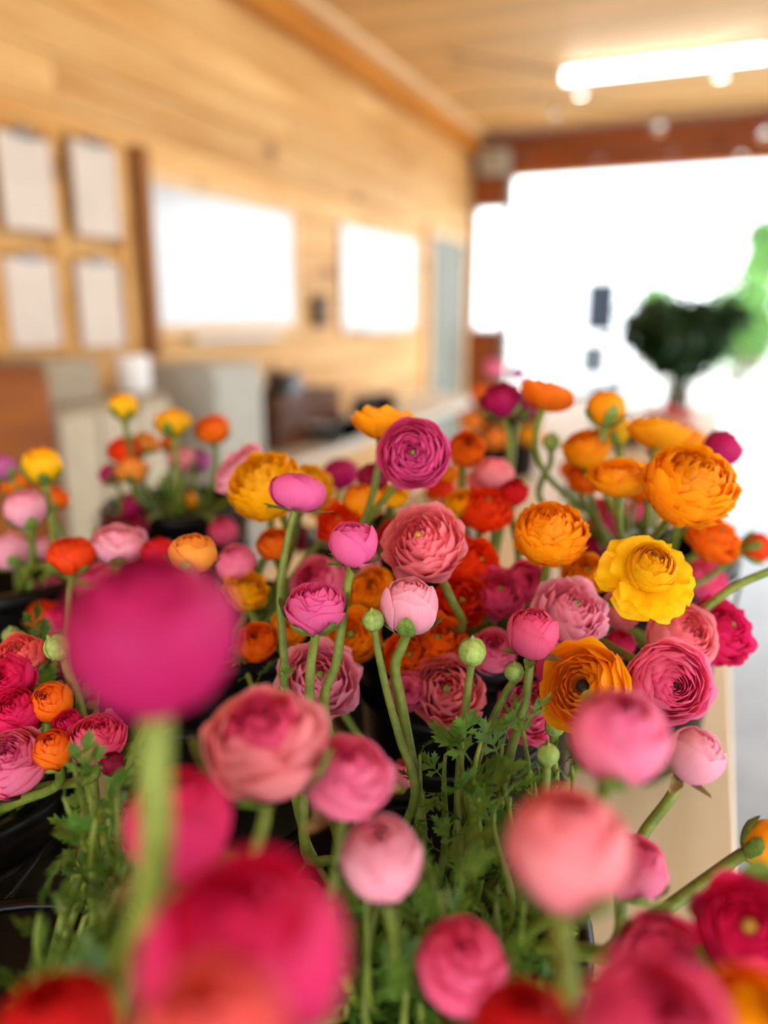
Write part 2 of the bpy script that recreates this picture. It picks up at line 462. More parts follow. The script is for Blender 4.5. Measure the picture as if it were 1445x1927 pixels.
fs.append(tuple(reversed(range(14)))); fs.append(tuple(range(98, 112)))
link('bag_body', mesh_from('bag', vs, fs), M['black'], rg)
tube('bag_handle', [(-2.16, rg.location.y - .04, 1.13), (-2.18, rg.location.y, 1.2), (-2.15, rg.location.y + .05, 1.13)], .006, M['black'], rg)
yc = on_x(600, 800, -1.82).y
for k, (dy, z, wd, hh, lab) in enumerate(((.32, .7805, .36, .1, 'shallow white plastic tray on the pale counter in front of the crate'), (.8, .7805, .3, .2, 'deep white plastic tub on the pale counter beyond the crate'))):
    r = empty('plastic_tray' if k == 0 else 'plastic_tub', (-1.86, yc + dy, z)); tag(r, lab, 'tray' if k == 0 else 'tub')
    bm = bmesh.new(); add_box(bm, -.08, .08, -wd / 2, wd / 2, 0, hh)
    top = [f for f in bm.faces if f.normal.z > .9] if False else [max(bm.faces, key=lambda f: f.calc_center_median().z)]
    bmesh.ops.inset_region(bm, faces=top, thickness=.008, depth=0)
    bmesh.ops.translate(bm, verts=top[0].verts, vec=(0, 0, -hh + .008))
    link('body', bm_mesh('tray', bm), M['whitep'], r)
    for s in (-1, 1):
        link('rim', box_mesh(-.085, .085, s * wd / 2 - .008, s * wd / 2 + .008, hh - .006, hh + .004, .002), M['whitep'], r)

# ------------------------------------------------------------------ ceiling: tube lights, string lights, box
def tube_light(cx, cy, length, label):
    r = empty('tube_light', (cx, cy, CZ)); tag(r, label, 'ceiling light')
    box('housing', (cx - length / 2, cx + length / 2, cy - .04, cy + .04, CZ - .03, CZ - .0005), M['whitep'], r, .004)
    vs, fs = tube_data([(cx - length / 2 + .01, cy, CZ - .062), (cx + length / 2 - .01, cy, CZ - .062)], .032, 16)
    link('diffuser', mesh_from('tube', [v - r.location for v in vs], fs), M['led'], r)
    for s in (-1, 1):
        box('end_cap', (cx + s * (length / 2 - .005) - .012, cx + s * (length / 2 - .005) + .012, cy - .035, cy + .035, CZ - .098, CZ - .0301), M['whitep'], r, .004)
    return r
tl = on_z(1056, 140, CZ - .06); tr = on_z(1444, 107, CZ - .06)
tube_light((tl.x + tr.x) / 2, (tl.y + tr.y) / 2, tr.x - tl.x, 'long glowing white tube light across the pine ceiling near the open bay')

strings = [([(892, 250), (960, 262), (1090, 275), (1230, 280), (1340, 278), (1470, 262)], 7.75, [(995, 302), (1125, 305), (1265, 293), (1395, 300)], 'string light cable with clear globe bulbs in front of the red-brown header'),
           ([(830, 150), (960, 170), (1110, 195), (1240, 205), (1445, 190)], 6.6, [(880, 185), (1045, 225), (1240, 245), (1440, 258)], 'string light cable with clear globe bulbs behind the glowing tube light'),
           ([(840, 95), (960, 120), (1090, 140), (1250, 120), (1445, 60)], 5.4, [(1095, 178), (1355, 145)], 'string light cable with clear globe bulbs crossing under the tube light')]
bulb_me = lathe_mesh([(.001, -.07), (.02, -.066), (.034, -.05), (.038, -.032), (.032, -.012), (.016, .002), (.013, .01)], 16)
sock_me = lathe_mesh([(.001, .0), (.015, .0), (.016, .03), (.012, .045), (.001, .046)], 10)
for path, Y, bulbs, lab in strings:
    pts = [on_y(x, y, Y) for x, y in path]
    pts = [Vector((p.x, p.y, min(p.z, CZ - .02))) for p in pts]
    r = empty('string_lights', pts[0]); tag(r, lab, 'string lights')
    tube('cable', spline(pts, 5), .006, M['black'], r, 6)
    for x, y in bulbs:
        q = on_y(x, y, Y)
        # cable height at this place
        zc = min((abs(p.x - q.x), p.z) for p in spline(pts, 12))[1]
        top = q.z + .09
        if zc > top + .01:
            tube('drop_wire', [(q.x, q.y, top - .01), (q.x, q.y, zc)], .004, M['black'], r, 6)
        bl = link('bulb', bulb_me, M['bulbglass'], r, q + Vector((0, 0, .04)) - r.location)
        link('socket', sock_me, M['black'], bl, (0, 0, .008))

a = on_y(905, 330, 7.9); b = on_y(958, 280, 7.9)
r = empty('loudspeaker', ((a.x + b.x) / 2, 7.9, a.z)); tag(r, 'pale grey loudspeaker box mounted high in the corner above the side window', 'loudspeaker')
box('case', (a.x, b.x, 7.80, 7.998, a.z, b.z), M['greyc'], r, .012, 2)
g = lathe_mesh([(.001, .02), (.05, .012), (.085, 0)], 20)
link('grille', g, M['taupe'], r, mtx=Matrix.Translation((0, -.101, (b.z - a.z) / 2)) @ Matrix.Rotation(math.pi / 2, 4, 'X'))

# ------------------------------------------------------------------ the work bench
BX0, BX1, BY0, BY1, TZ = -.85, .072, -.1, 5.1, .92
be = empty('work_bench', ((BX0 + BX1) / 2, 2.5, 0)); tag(be, 'long pale wooden work bench carrying the flower buckets', 'work bench')
nbd = 5; bw = (BX1 - BX0) / nbd
for k in range(nbd):
    for q in range(2):
        box('plank', (BX0 + k * bw + .0015, BX0 + (k + 1) * bw - .0015, BY0 + q * 2.6, BY0 + (q + 1) * 2.6 - .002, TZ - .035, TZ), M['bench'], be, .003)
for x in (BX0 + .05, BX1 - .05):
    box('apron', (x - .015, x + .015, BY0 + .05, BY1 - .05, TZ - .13, TZ - .036), M['bench'], be, .003)
    for y in (BY0 + .1, 2.5, BY1 - .1):
        box('leg', (x - .035, x + .035, y - .035, y + .035, 0, TZ - .131), M['bench'], be, .004)

# ------------------------------------------------------------------ outside the open bay
def leaf_cloud(n, fn, size, seed):
    rg_ = random.Random(seed); vs, fs = [], []
    for i in range(n):
        c = fn(rg_); d = Vector((rg_.gauss(0, 1), rg_.gauss(0, 1), rg_.gauss(0, 1))).normalized()
        e = d.orthogonal().normalized(); s = size * rg_.uniform(.6, 1.3); k = len(vs)
        n_ = d.cross(e)
        vs += [c - d * s, c + e * s * .45 + n_ * s * .1, c + d * s, c - e * s * .45 + n_ * s * .1]
        fs += [(k, k + 1, k + 2, k + 3)]
    return vs, fs
def tree(px, py, Y, rx, rz, label, seed):
    c = on_y(px, py, Y); base = Vector((c.x, c.y, -.13))
    r = empty('tree', base); tag(r, label, 'tree', 'trees outside the open bay')
    tube('trunk', [base, base + Vector((.1, 0, (c.z - base.z) * .6)), c], [.16, .11, .05], M['bark'], r)
    blobs = [(c + Vector((random.Random(seed + k).uniform(-1, 1) * rx * .6, random.Random(seed + k * 7).uniform(-1, 1) * rx * .6, random.Random(seed + k * 13).uniform(-1, 1) * rz * .6)), rx * .55) for k in range(9)]
    def fn(g):
        b, s = g.choice(blobs); return b + Vector((g.gauss(0, .5) * s, g.gauss(0, .5) * s, g.gauss(0, .5) * s))
    vs, fs = leaf_cloud(1400, fn, .16, seed)
    tag(link('foliage', mesh_from('foliage', [v - base for v in vs], fs), M['treeleaf'], r), kind='stuff')
tree(1446, 470, 24, .6, 1.5, 'tall slim green tree outside the open bay', 3)
tree(1400, 590, 20, 1.1, .9, 'low bushy green tree outside the open bay behind the dark bouquet', 5)
tree(1220, 590, 26, 1.2, .7, 'small pale green tree outside beside the white van', 9)

VY = 13.0
a = on_y(965, 740, VY); b = on_y(1168, 430, VY)
vn = empty('van', ((a.x + b.x) / 2, VY + 2.2, -.13)); tag(vn, 'white box van parked outside the open bay', 'van')
zt = b.z
vb = box('body', (a.x, b.x, VY, VY + 4.4, .35, zt), M['van'], vn, .12, 3)
def back_panel(name, x0, y0, x1, y1, mat, par, th=.03, bev=.012):
    A = on_y(x0, y1, VY); B = on_y(x1, y0, VY)
    return box(name, (A.x, B.x, VY - th, VY - .0005, A.z, B.z), mat, par, bev, 2)
back_panel('window', 1100, 530, 1162, 624, M['vanglass'], vn)
back_panel('window', 990, 545, 1040, 614, M['van'], vn)
back_panel('tail_plate', 1092, 648, 1142, 704, M['rubber'], vn)
back_panel('bumper', 968, 742, 1166, 760, M['rubber'], vn, .08)
for x in (a.x + .25, b.x - .25):
    for y in (VY + .8, VY + 3.5):
        link('wheel', lathe_mesh([(.15, -.1), (.34, -.1), (.36, -.07), (.36, .07), (.34, .1), (.15, .1)], 20, True), M['rubber'], vn,
             mtx=Matrix.Translation(Vector((x, y, .23)) - vn.location) @ Matrix.Rotation(math.pi / 2, 4, 'Y'))

# dark evergreen bouquet in a glass vase at the far end of the bench
bc = on_z(1272, 778, TZ); bc = Vector((bc.x, bc.y, TZ))
r = empty('glass_vase', bc + Vector((0, 0, .0005))); tag(r, 'clear glass vase on the far end of the bench holding dark greenery', 'vase')
link('vessel', lathe_mesh([(.001, 0), (.06, 0), (.065, .01), (.075, .24), (.09, .27), (.086, .27), (.07, .24), (.06, .016), (.001, .014)], 24), M['vaseglass'], r)
r = empty('evergreen_bouquet', bc + Vector((0, 0, .02))); tag(r, 'dark evergreen bouquet spreading from a glass vase on the far bench end', 'bouquet')
gg = random.Random(4); tips = []
for k in range(34):
    an = gg.uniform(0, 6.283); sp_ = gg.uniform(.0, .34)
    b0 = bc + Vector((math.cos(an) * .03, math.sin(an) * .03, .025)); n0 = bc + Vector((math.cos(an) * .045, math.sin(an) * .045, .25))
    tp = bc + Vector((math.cos(an) * sp_, math.sin(an) * sp_, gg.uniform(.42, .58)))
    tube('stem', spline([b0, n0, tp], 4), .005, M['darkstem'], r, 6); tips.append((n0, tp))
def fn(g):
    n0, tp = g.choice(tips); t = g.uniform(.1, 1.05); return n0.lerp(tp, t) + Vector((g.gauss(0, .04), g.gauss(0, .04), g.gauss(0, .035)))
vs, fs = leaf_cloud(5200, fn, .042, 11)
tag(link('foliage', mesh_from('foliage', [v - r.location for v in vs], fs), M['darkleaf'], r), kind='stuff')

# ------------------------------------------------------------------ flower materials
def petal_material(name, outer, inner, edge, claw, trans=0.5, edge_f=0.3):
    t = NT(name)
    at_ = t.n('ShaderNodeAttribute', attribute_name='petal')
    sep = t.n('ShaderNodeSeparateColor'); t.l(at_.outputs['Color'], sep.inputs[0])
    T, Uc, Ly, Ed = sep.outputs[0], sep.outputs[1], sep.outputs[2], at_.outputs['Alpha']
    c = t.mix(Ly, outer, inner)
    cl = t.math('MULTIPLY', t.ramp(T, [(0.0, (1, 1, 1, 1)), (0.34, (0, 0, 0, 1))]), 0.6)
    c = t.mix(cl, c, claw)
    cmb = t.n('ShaderNodeCombineXYZ')
    t.l(t.math('MULTIPLY', Uc, 26.0), cmb.inputs[0]); t.l(t.math('MULTIPLY', T, 2.2), cmb.inputs[1]); t.l(t.math('MULTIPLY', Ly, 37.0), cmb.inputs[2])
    inf = t.n('ShaderNodeObjectInfo')
    ad = t.n('ShaderNodeVectorMath', operation='ADD'); sc = t.n('ShaderNodeVectorMath', operation='SCALE'); sc.inputs[0].default_value = (5, 9, 3)
    t.l(inf.outputs['Random'], sc.inputs['Scale']); t.l(cmb.outputs[0], ad.inputs[0]); t.l(sc.outputs[0], ad.inputs[1])
    st = t.noise(1.0, ad.outputs[0], None, 4, 0.6)
    dk = t.mix(1.0, c, (0.90, 0.80, 0.84, 1), 'MULTIPLY')
    c = t.mix(t.ramp(st, [(0.35, (0, 0, 0, 1)), (0.75, (0.75, 0.75, 0.75, 1))]), c, dk)
    ef = t.math('MULTIPLY', t.ramp(Ed, [(0.80, (0, 0, 0, 1)), (1.0, (1, 1, 1, 1))]), edge_f)
    c = t.mix(ef, c, edge)
    tone = t.math('ADD', 0.94, t.math('MULTIPLY', inf.outputs['Random'], 0.16))
    hs = t.n('ShaderNodeHueSaturation'); t.l(c, hs.inputs['Color']); t.l(tone, hs.inputs['Value']); c = hs.outputs[0]
    t.l(c, t.b.inputs['Base Color'])
    t.b.inputs['Roughness'].default_value = 0.5; t.b.inputs['Specular IOR Level'].default_value = 0.22
    bn = t.n('ShaderNodeBump'); bn.inputs['Strength'].default_value = 0.25; bn.inputs['Distance'].default_value = 0.0006
    t.l(st, bn.inputs['Height']); t.l(bn.outputs[0], t.b.inputs['Normal'])
    tr = t.n('ShaderNodeBsdfTranslucent'); t.l(c, tr.inputs[0])
    mx = t.n('ShaderNodeMixShader'); mx.inputs[0].default_value = trans
    t.l(t.b.outputs[0], mx.inputs[1]); t.l(tr.outputs[0], mx.inputs[2]); t.l(mx.outputs[0], t.out.inputs[0])
    return t.m

def leaf_material(name, lo, hi, trans=0.3, scale=160.0, rough=0.5):
    t = NT(name)
    f = t.noise(scale, None, None, 3)
    inf = t.n('ShaderNodeObjectInfo')
    c = t.ramp(f, [(0.3, lo), (0.7, hi)])
    hs = t.n('ShaderNodeHueSaturation'); t.l(c, hs.inputs['Color'])
    t.l(t.math('ADD', 0.75, t.math('MULTIPLY', inf.outputs['Random'], 0.5)), hs.inputs['Value'])
    t.l(hs.outputs[0], t.b.inputs['Base Color']); t.b.inputs['Roughness'].default_value = rough; t.b.inputs['Specular IOR Level'].default_value = 0.3
    tr = t.n('ShaderNodeBsdfTranslucent'); t.l(hs.outputs[0], tr.inputs[0])
    mx = t.n('ShaderNodeMixShader'); mx.inputs[0].default_value = trans
    t.l(t.b.outputs[0], mx.inputs[1]); t.l(tr.outputs[0], mx.inputs[2]); t.l(mx.outputs[0], t.out.inputs[0])
    return t.m

PAL = {  # outer, inner, edge, claw
    'pink':    ('#FF9EC0', '#F672A6', '#EA5A94', '#FBD4DE'),
    'pale':    ('#FFC2D4', '#F78EAE', '#FDD4DE', '#FDE4E8'),
    'orchid':  ('#F578B4', '#EE5CA0', '#E650A0', '#F6BCD8'),
    'hot':     ('#F2387E', '#EE2468', '#DC2068', '#F48AB0'),
    'magenta': ('#D02470', '#CC1C5E', '#B8165C', '#E06CA0'),
    'salmon':  ('#FFACB2', '#FA8894', '#F490A0', '#FDDCD0'),
    'coral':   ('#FC8480', '#F8625E', '#FA9A90', '#FABC98'),
    'rose':    ('#F8709C', '#F05486', '#DC386E', '#F8B4C8'),
    'orange':  ('#FC8C1C', '#FA7A12', '#F07810', '#FBBC48'),
    'redor':   ('#FA5418', '#F84412', '#F24A14', '#F67A2A'),
    'gold':    ('#FFBA16', '#FFA008', '#FBA40C', '#FDCC40'),
    'yellow':  ('#FFD814', '#FFB808', '#FAB80C', '#FCDC48'),
    'apricot': ('#FDB848', '#F8942A', '#F8A040', '#FBD880'),
    'wine':    ('#A41440', '#A01038', '#8A0E34', '#B84A6C'),
    'red':     ('#EA262C', '#E61C22', '#D01C22', '#EA5A4A'),
    'mauve':   ('#D874B4', '#C05498', '#C05C9C', '#E6B0D0'),
}
PM = {k: petal_material(k + '_petal', *[lin(c) for c in v]) for k, v in PAL.items()}
STEM = leaf_material('stem_green', lin('#596A1E'), lin('#7A8430'), 0.0, 120, 0.45)
SEPAL = leaf_material('sepal_green', lin('#57782E'), lin('#87A24A'), 0.15, 220, 0.5)
SEPALB = leaf_material('sepal_bronze', lin('#7A5A42'), lin('#97924E'), 0.15, 180, 0.5)
LEAFM = leaf_material('leaf_green', lin('#3E6420'), lin('#6A8E34'), 0.3, 90, 0.45)
BUDG = leaf_material('bud_green', lin('#7C9640'), lin('#A8BC64'), 0.1, 260, 0.5)
EYE_G = plain('flower_eye_green', lin('#8A9A3C'), 0.6, 0.2, var=0.3, scale=900, bump=0.6)
EYE_D = plain('flower_eye_dark', lin('#2A2018'), 0.7, 0.2, var=0.3, scale=900, bump=0.6)
EYE_Y = plain('flower_eye_yellow', lin('#D8B048'), 0.6, 0.2, var=0.3, scale=900, bump=0.6)

# ------------------------------------------------------------------ petal geometry (unit: radius of the bloom = 1)
def grid_faces(nu, nt):
    return [(j * nu + i, j * nu + i + 1, (j + 1) * nu + i + 1, (j + 1) * nu + i) for j in range(nt - 1) for i in range(nu - 1)]

def cup_petal(g, az, Rs, th1, phi, cz, zs=1.0, flare=0.0, ruf=0.02, spiral=0.03, layer=0.0, th0=5, blunt=0.28, nu=7, nt=8, power=4):
    """a petal that lies on a globe round the flower's axis, from the base up to the polar angle th1"""
    vs, at_ = [], []
    k1, ph1, ph2 = g.uniform(4, 7), g.uniform(0, 6.28), g.uniform(0, 6.28)
    tw = g.uniform(-.12, .12)
    for j in range(nt):
        t = 1 - (1 - j / (nt - 1)) ** 1.25
        for i in range(nu):
            u = -1 + 2 * i / (nu - 1)
            te = t * (1 - blunt * abs(u) ** 2.4 + .035 * math.sin(k1 * .7 * u + ph2) * t)
            th = math.radians(th0 + (th1 - th0) * te)
            edge = max(abs(u) ** 3 * t, t ** 4)
            w = phi * (0.62 + 0.38 * math.sin(math.pi * min(1, te * 1.05) ** .8 * .62))
            a = az + math.radians(w) * u + tw * t
            r = Rs * (1 + spiral * u + ruf * edge * math.sin(k1 * u + ph1))
            rr = r * math.sin(th) + Rs * flare * te ** power
            z = cz - r * zs * math.cos(th) + ruf * .6 * Rs * edge * math.sin(k1 * 1.3 * u + ph2)
            vs.append((rr * math.cos(a), rr * math.sin(a), z))
            at_.append((t, u * .5 + .5, layer, max(abs(u), t) ** 2))
    return vs, grid_faces(nu, nt), at_

def splay_petal(g, az, r0, z0, L, psi0, psi1, W, cup=0.25, ruf=0.03, layer=0.0, nu=7, nt=8, blunt=0.22, tipw=0.75):
    """a petal that opens outwards: heading turns from psi0 to psi1 (degrees above the horizontal)"""
    vs, at_ = [], []
    k1, ph1, ph2 = g.uniform(4, 7), g.uniform(0, 6.28), g.uniform(0, 6.28)
    prof = [(r0, z0)]; N = 40
    for q in range(N):
        ps = math.radians(psi0 + (psi1 - psi0) * ((q + .5) / N))
        prof.append((prof[-1][0] + math.cos(ps) * L / N, prof[-1][1] + math.sin(ps) * L / N))
    for j in range(nt):
        t = j / (nt - 1)
        for i in range(nu):
            u = -1 + 2 * i / (nu - 1)
            te = max(0, min(1, t * (1 - blunt * abs(u) ** 2.2 + .04 * math.sin(k1 * .8 * u + ph2) * t)))
            f = te * N; q = min(N - 1, int(f)); f -= q
            r = prof[q][0] * (1 - f) + prof[q + 1][0] * f; z = prof[q][1] * (1 - f) + prof[q + 1][1] * f
            ps = math.radians(psi0 + (psi1 - psi0) * te)
            w = W * (0.35 + 0.65 * math.sin(min(1.0, te * 1.15) * math.pi * .5) ** .8) * (1 if te < .8 else 1 - (1 - tipw) * ((te - .8) / .2) ** 2)
            x = u * w
            edge = max(abs(u) ** 3 * t, t ** 4)
            lift = cup * x * x / W + ruf * edge * math.sin(k1 * u + ph1)
            rr = r - math.sin(ps) * lift; zz = z + math.cos(ps) * lift
            vs.append((rr * math.cos(az) - x * math.sin(az), rr * math.sin(az) + x * math.cos(az), zz))
            at_.append((t, u * .5 + .5, layer, max(abs(u), t) ** 2))
    return vs, grid_faces(nu, nt), at_

def attr_mesh(name, vs, fs, at_):
    me = mesh_from(name, vs, fs)
    a = me.attributes.new('petal', 'FLOAT_COLOR', 'POINT')
    a.data.foreach_set('color', np.array(at_, dtype=np.float32).ravel())
    return me

def joined(name, parts):
    V, Fc, A = [], [], []
    for vs, fs, at_ in parts:
        k = len(V); V += vs; A += at_; Fc += [tuple(i + k for i in f) for f in fs]
    return attr_mesh(name, V, Fc, A)

def ring(g, out, n, Rs, th1, phi, cz, layer, jit=1.0, ztop=None, **kw):
    if ztop is not None: kw['zs'] = (ztop - cz) / (-Rs * math.cos(math.radians(th1)))
    a0 = g.uniform(0, 6.28)
    for k in range(n):
        az = a0 + 2 * math.pi * k / n + g.uniform(-.14, .14) * jit
        out.append(cup_petal(g, az, Rs * (1 + g.uniform(-.02, .02) * jit), th1 + g.uniform(-6, 6) * jit, phi * g.uniform(.9, 1.08), cz, layer=layer, **kw))

def build_proto(kind, seed):
    g = random.Random(hash((kind, seed)) % 99991 if False else sum(ord(c) for c in kind) * 131 + seed * 977)
    big, small = [], []          # petals one can pick apart; the tight heart
    eye = None; cz = 1.0
    if kind == 'bud':
        zs = 1.04; cz = zs
        ring(g, big, 4, 1.0, 126, 64, cz, .0, zs=zs, spiral=.035, ruf=.02, blunt=.24, nu=9)
        ring(g, big, 4, .955, 138, 62, cz, .2, zs=zs, spiral=.035, ruf=.025, blunt=.2, nu=9)
        ring(g, big, 4, .89, 147, 60, cz, .4, ztop=1.83, ruf=.03, blunt=.18)
        for Rs, th, ly, zt in ((.80, 152, .55, 1.87), (.68, 156, .7, 1.9), (.54, 160, .8, 1.9), (.38, 164, .9, 1.88), (.2, 166, 1.0, 1.84)):
            ring(g, small, 5, Rs, th, 60, cz, ly, ztop=zt, nu=5, nt=7, blunt=.16)
    elif kind == 'tulip':
        zs = 1.0; cz = zs
        ring(g, big, 3, 1.0, 132, 72, cz, .0, zs=zs, spiral=.06, ruf=.02, blunt=.42, flare=.02, nu=9)
        ring(g, big, 3, .94, 138, 70, cz, .2, zs=zs, spiral=.05, ruf=.02, blunt=.35, nu=9)
        ring(g, big, 4, .85, 144, 66, cz, .45, zs=zs, ruf=.03, blunt=.2)
        for Rs, th, ly, zt in ((.74, 150, .6, 1.74), (.58, 155, .8, 1.74), (.4, 160, .9, 1.7), (.2, 164, 1.0, 1.66)):
            ring(g, small, 5, Rs, th, 58, cz, ly, ztop=zt, nu=5, nt=6, blunt=.15)
    elif kind == 'half':
        zs = .96; cz = zs
        ring(g, big, 4, 1.0, 103, 60, cz, .0, zs=zs, spiral=.05, ruf=.03, flare=.07, nu=9)
        ring(g, big, 5, .95, 113, 54, cz, .1, zs=zs, spiral=.045, ruf=.035, blunt=.22, nu=9)
        ring(g, big, 5, .87, 122, 52, cz, .25, ztop=1.46, spiral=.04, ruf=.04, blunt=.2)
        ring(g, big, 5, .78, 130, 50, cz, .4, ztop=1.54, ruf=.04, blunt=.2)
        for Rs, th, ly, zt in ((.69, 134, .5, 1.58), (.60, 138, .6, 1.6), (.51, 141, .7, 1.61), (.42, 144, .8, 1.6), (.33, 147, .9, 1.58), (.23, 150, 1.0, 1.55), (.13, 152, 1.0, 1.52)):
            ring(g, small, 6, Rs, th, 48, cz, ly, ztop=zt, ruf=.06, nu=5, nt=6, blunt=.16)
    elif kind == 'rosette':
        zs = .8; cz = zs
        ring(g, big, 6, 1.0, 86, 42, cz, .0, zs=zs, ruf=.035, flare=.05, spiral=.05, power=3, nu=9, blunt=.2)
        ring(g, big, 6, .97, 95, 42, cz, .08, zs=zs, ruf=.04, flare=.03, spiral=.05, nu=9, blunt=.18)
        for Rs, th, ly, zt in ((.92, 102, .15, .98), (.86, 108, .25, 1.05), (.79, 114, .35, 1.11), (.72, 119, .45, 1.16), (.64, 124, .55, 1.2)):
            ring(g, big, 6, Rs, th, 44, cz, ly, ztop=zt, ruf=.045, spiral=.045, blunt=.16)
        for Rs, th, ly, zt in ((.57, 128, .6, 1.22), (.50, 132, .68, 1.24), (.43, 135, .75, 1.25), (.36, 138, .82, 1.25), (.29, 142, .9, 1.25), (.22, 146, .95, 1.24), (.15, 150, 1.0, 1.22)):
            ring(g, small, 6, Rs, th, 46, cz, ly, ztop=zt, ruf=.06, spiral=.05, nu=5, nt=7, blunt=.14)
        eye = (.075, 1.13)
    elif kind == 'ruffle':       # loose, frilly double
        zs = .85; cz = zs
        ring(g, big, 6, 1.0, 84, 42, cz, .0, 1.4, zs=zs, ruf=.07, flare=.10, spiral=.06, power=3, nu=9, blunt=.16)
        ring(g, big, 6, .96, 95, 42, cz, .1, 1.4, zs=zs, ruf=.08, flare=.08, spiral=.06, power=3, nu=9, blunt=.14)
        ring(g, big, 6, .89, 105, 42, cz, .2, 1.4, ztop=1.07, ruf=.09, flare=.06, spiral=.06, nu=9, blunt=.14)
        ring(g, big, 6, .81, 114, 42, cz, .32, 1.4, ztop=1.17, ruf=.09, flare=.05, spiral=.05, nu=9, blunt=.14)
        ring(g, big, 6, .71, 122, 42, cz, .45, 1.4, ztop=1.26, ruf=.09, flare=.04, blunt=.14)
        ring(g, big, 6, .60, 128, 42, cz, .58, 1.4, ztop=1.33, ruf=.09, flare=.03, blunt=.14)
        for Rs, th, ly, zt in ((.50, 133, .7, 1.37), (.41, 137, .8, 1.39), (.32, 141, .9, 1.4), (.24, 145, 1.0, 1.4), (.16, 150, 1.0, 1.38)):
            ring(g, small, 6, Rs, th, 46, cz, ly, ztop=zt, ruf=.09, nu=6, nt=7, blunt=.14)
        eye = (.13, 1.26)
    elif kind == 'ball':         # full globe of short layered petals
        zs = .95; cz = zs
        for Rs, th, n, ly, fl in ((.90, 50, 6, .0, .10), (.93, 62, 6, .04, .10), (.95, 73, 7, .08, .09), (.965, 84, 7, .12, .08), (.97, 94, 7, .16, .07), (.965, 104, 7, .22, .06), (.95, 113, 7, .3, .05), (.91, 122, 7, .38, .05), (.85, 130, 6, .46, .05), (.77, 137, 6, .55, .05)):
            ring(g, big, n, Rs, th, 38, cz, ly, 1.4, zs=zs, ruf=.06, flare=fl, spiral=.035, power=7, blunt=.12, nu=9)
        for Rs, th, ly, zt in ((.68, 143, .65, 1.56), (.57, 147, .75, 1.62), (.46, 150, .8, 1.66), (.34, 153, .9, 1.67), (.2, 156, 1.0, 1.66)):
            ring(g, small, 6, Rs, th, 46, cz, ly, ztop=zt, ruf=.1, nu=6, nt=7, blunt=.14)
    elif kind == 'open':         # globe heart above spreading outer petals
        cz = .5
        for L, p0, p1, n, z0, W, ly in ((.84, 12, -24, 6, .10, .42, .0), (.82, 26, -10, 7, .17, .38, .05), (.74, 42, 4, 6, .24, .36, .1)):
            a0 = g.uniform(0, 6.28)
            for k in range(n):
                big.append(splay_petal(g, a0 + 6.283 * k / n + g.uniform(-.15, .15), .17, z0, L * g.uniform(.93, 1.07), p0 + g.uniform(-7, 7), p1 + g.uniform(-10, 10), W * g.uniform(.92, 1.1), .3, .06, ly, 9, 9))
        hz = .66
        ring(g, big, 4, .50, 108, 62, hz, .1, zs=1.05, ruf=.03, spiral=.05, nu=9, blunt=.2)
        ring(g, big, 4, .475, 119, 60, hz, .2, zs=1.05, ruf=.03, spiral=.04, nu=9, blunt=.18)
        ring(g, big, 5, .44, 128, 54, hz, .32, ztop=.98, ruf=.03, spiral=.04, blunt=.18)
        for Rs, th, ly, zt in ((.39, 134, .45, 1.03), (.34, 138, .55, 1.06), (.29, 142, .65, 1.08), (.24, 145, .75, 1.09), (.18, 148, .85, 1.09), (.12, 151, 1.0, 1.08)):
            ring(g, small, 6, Rs, th, 48, hz, ly, ztop=zt, ruf=.05, nu=5, nt=6, blunt=.14)
        eye = (.045, 1.03)
    elif kind == 'bowl':         # wide shallow cup, often seen from the side
        zs = .72; cz = zs
        ring(g, big, 5, 1.0, 94, 52, cz, .0, 1.5, zs=zs, ruf=.05, flare=.08, spiral=.05, nu=9, blunt=.2)
        ring(g, big, 5, .93, 102, 52, cz, .12, 1.5, zs=zs, ruf=.05, flare=.04, spiral=.05, nu=9, blunt=.18)
        ring(g, big, 6, .84, 109, 46, cz, .25, 1.5, ztop=.93, ruf=.06, spiral=.05, blunt=.18)
        ring(g, big, 6, .72, 116, 44, cz, .4, 1.5, ztop=.98, ruf=.06, blunt=.16)
        for Rs, th, ly, zt in ((.61, 121, .5, 1.0), (.50, 126, .65, 1.0), (.40, 131, .8, .99), (.30, 136, 1.0, .97)):
            ring(g, small, 7, Rs, th, 44, cz, ly, ztop=zt, ruf=.08, nu=5, nt=6, blunt=.14)
        eye = (.15, cz + .08)
    elif kind == 'green':
        zs = 1.0; cz = zs
        ring(g, big, 5, 1.0, 168, 40, cz, .0, .3, zs=1.02, ruf=.0, spiral=.03, blunt=.06)
    P = dict(petals=[attr_mesh('petal', *p) for p in big], heart=joined('inner_petals', small) if small else None, cz=cz, eye=None)
    if eye:
        r, z = eye
        P['eye'] = lathe_mesh([(r, z - .12), (r * 1.0, z), (r * .8, z + r * .5), (r * .4, z + r * .8), (.004, z + r * .85)], 12)
    if kind == 'green':
        P['eye'] = lathe_mesh([(.05, .02), (.55, .14), (.9, .55), (.97, 1.0), (.86, 1.45), (.55, 1.8), (.2, 2.0), (.1, 2.16), (.004, 2.3)], 14)
    return P

PROTO = {}
def proto(kind, variant):
    k = (kind, variant)
    if k not in PROTO: PROTO[k] = build_proto(kind, variant)
    return PROTO[k]

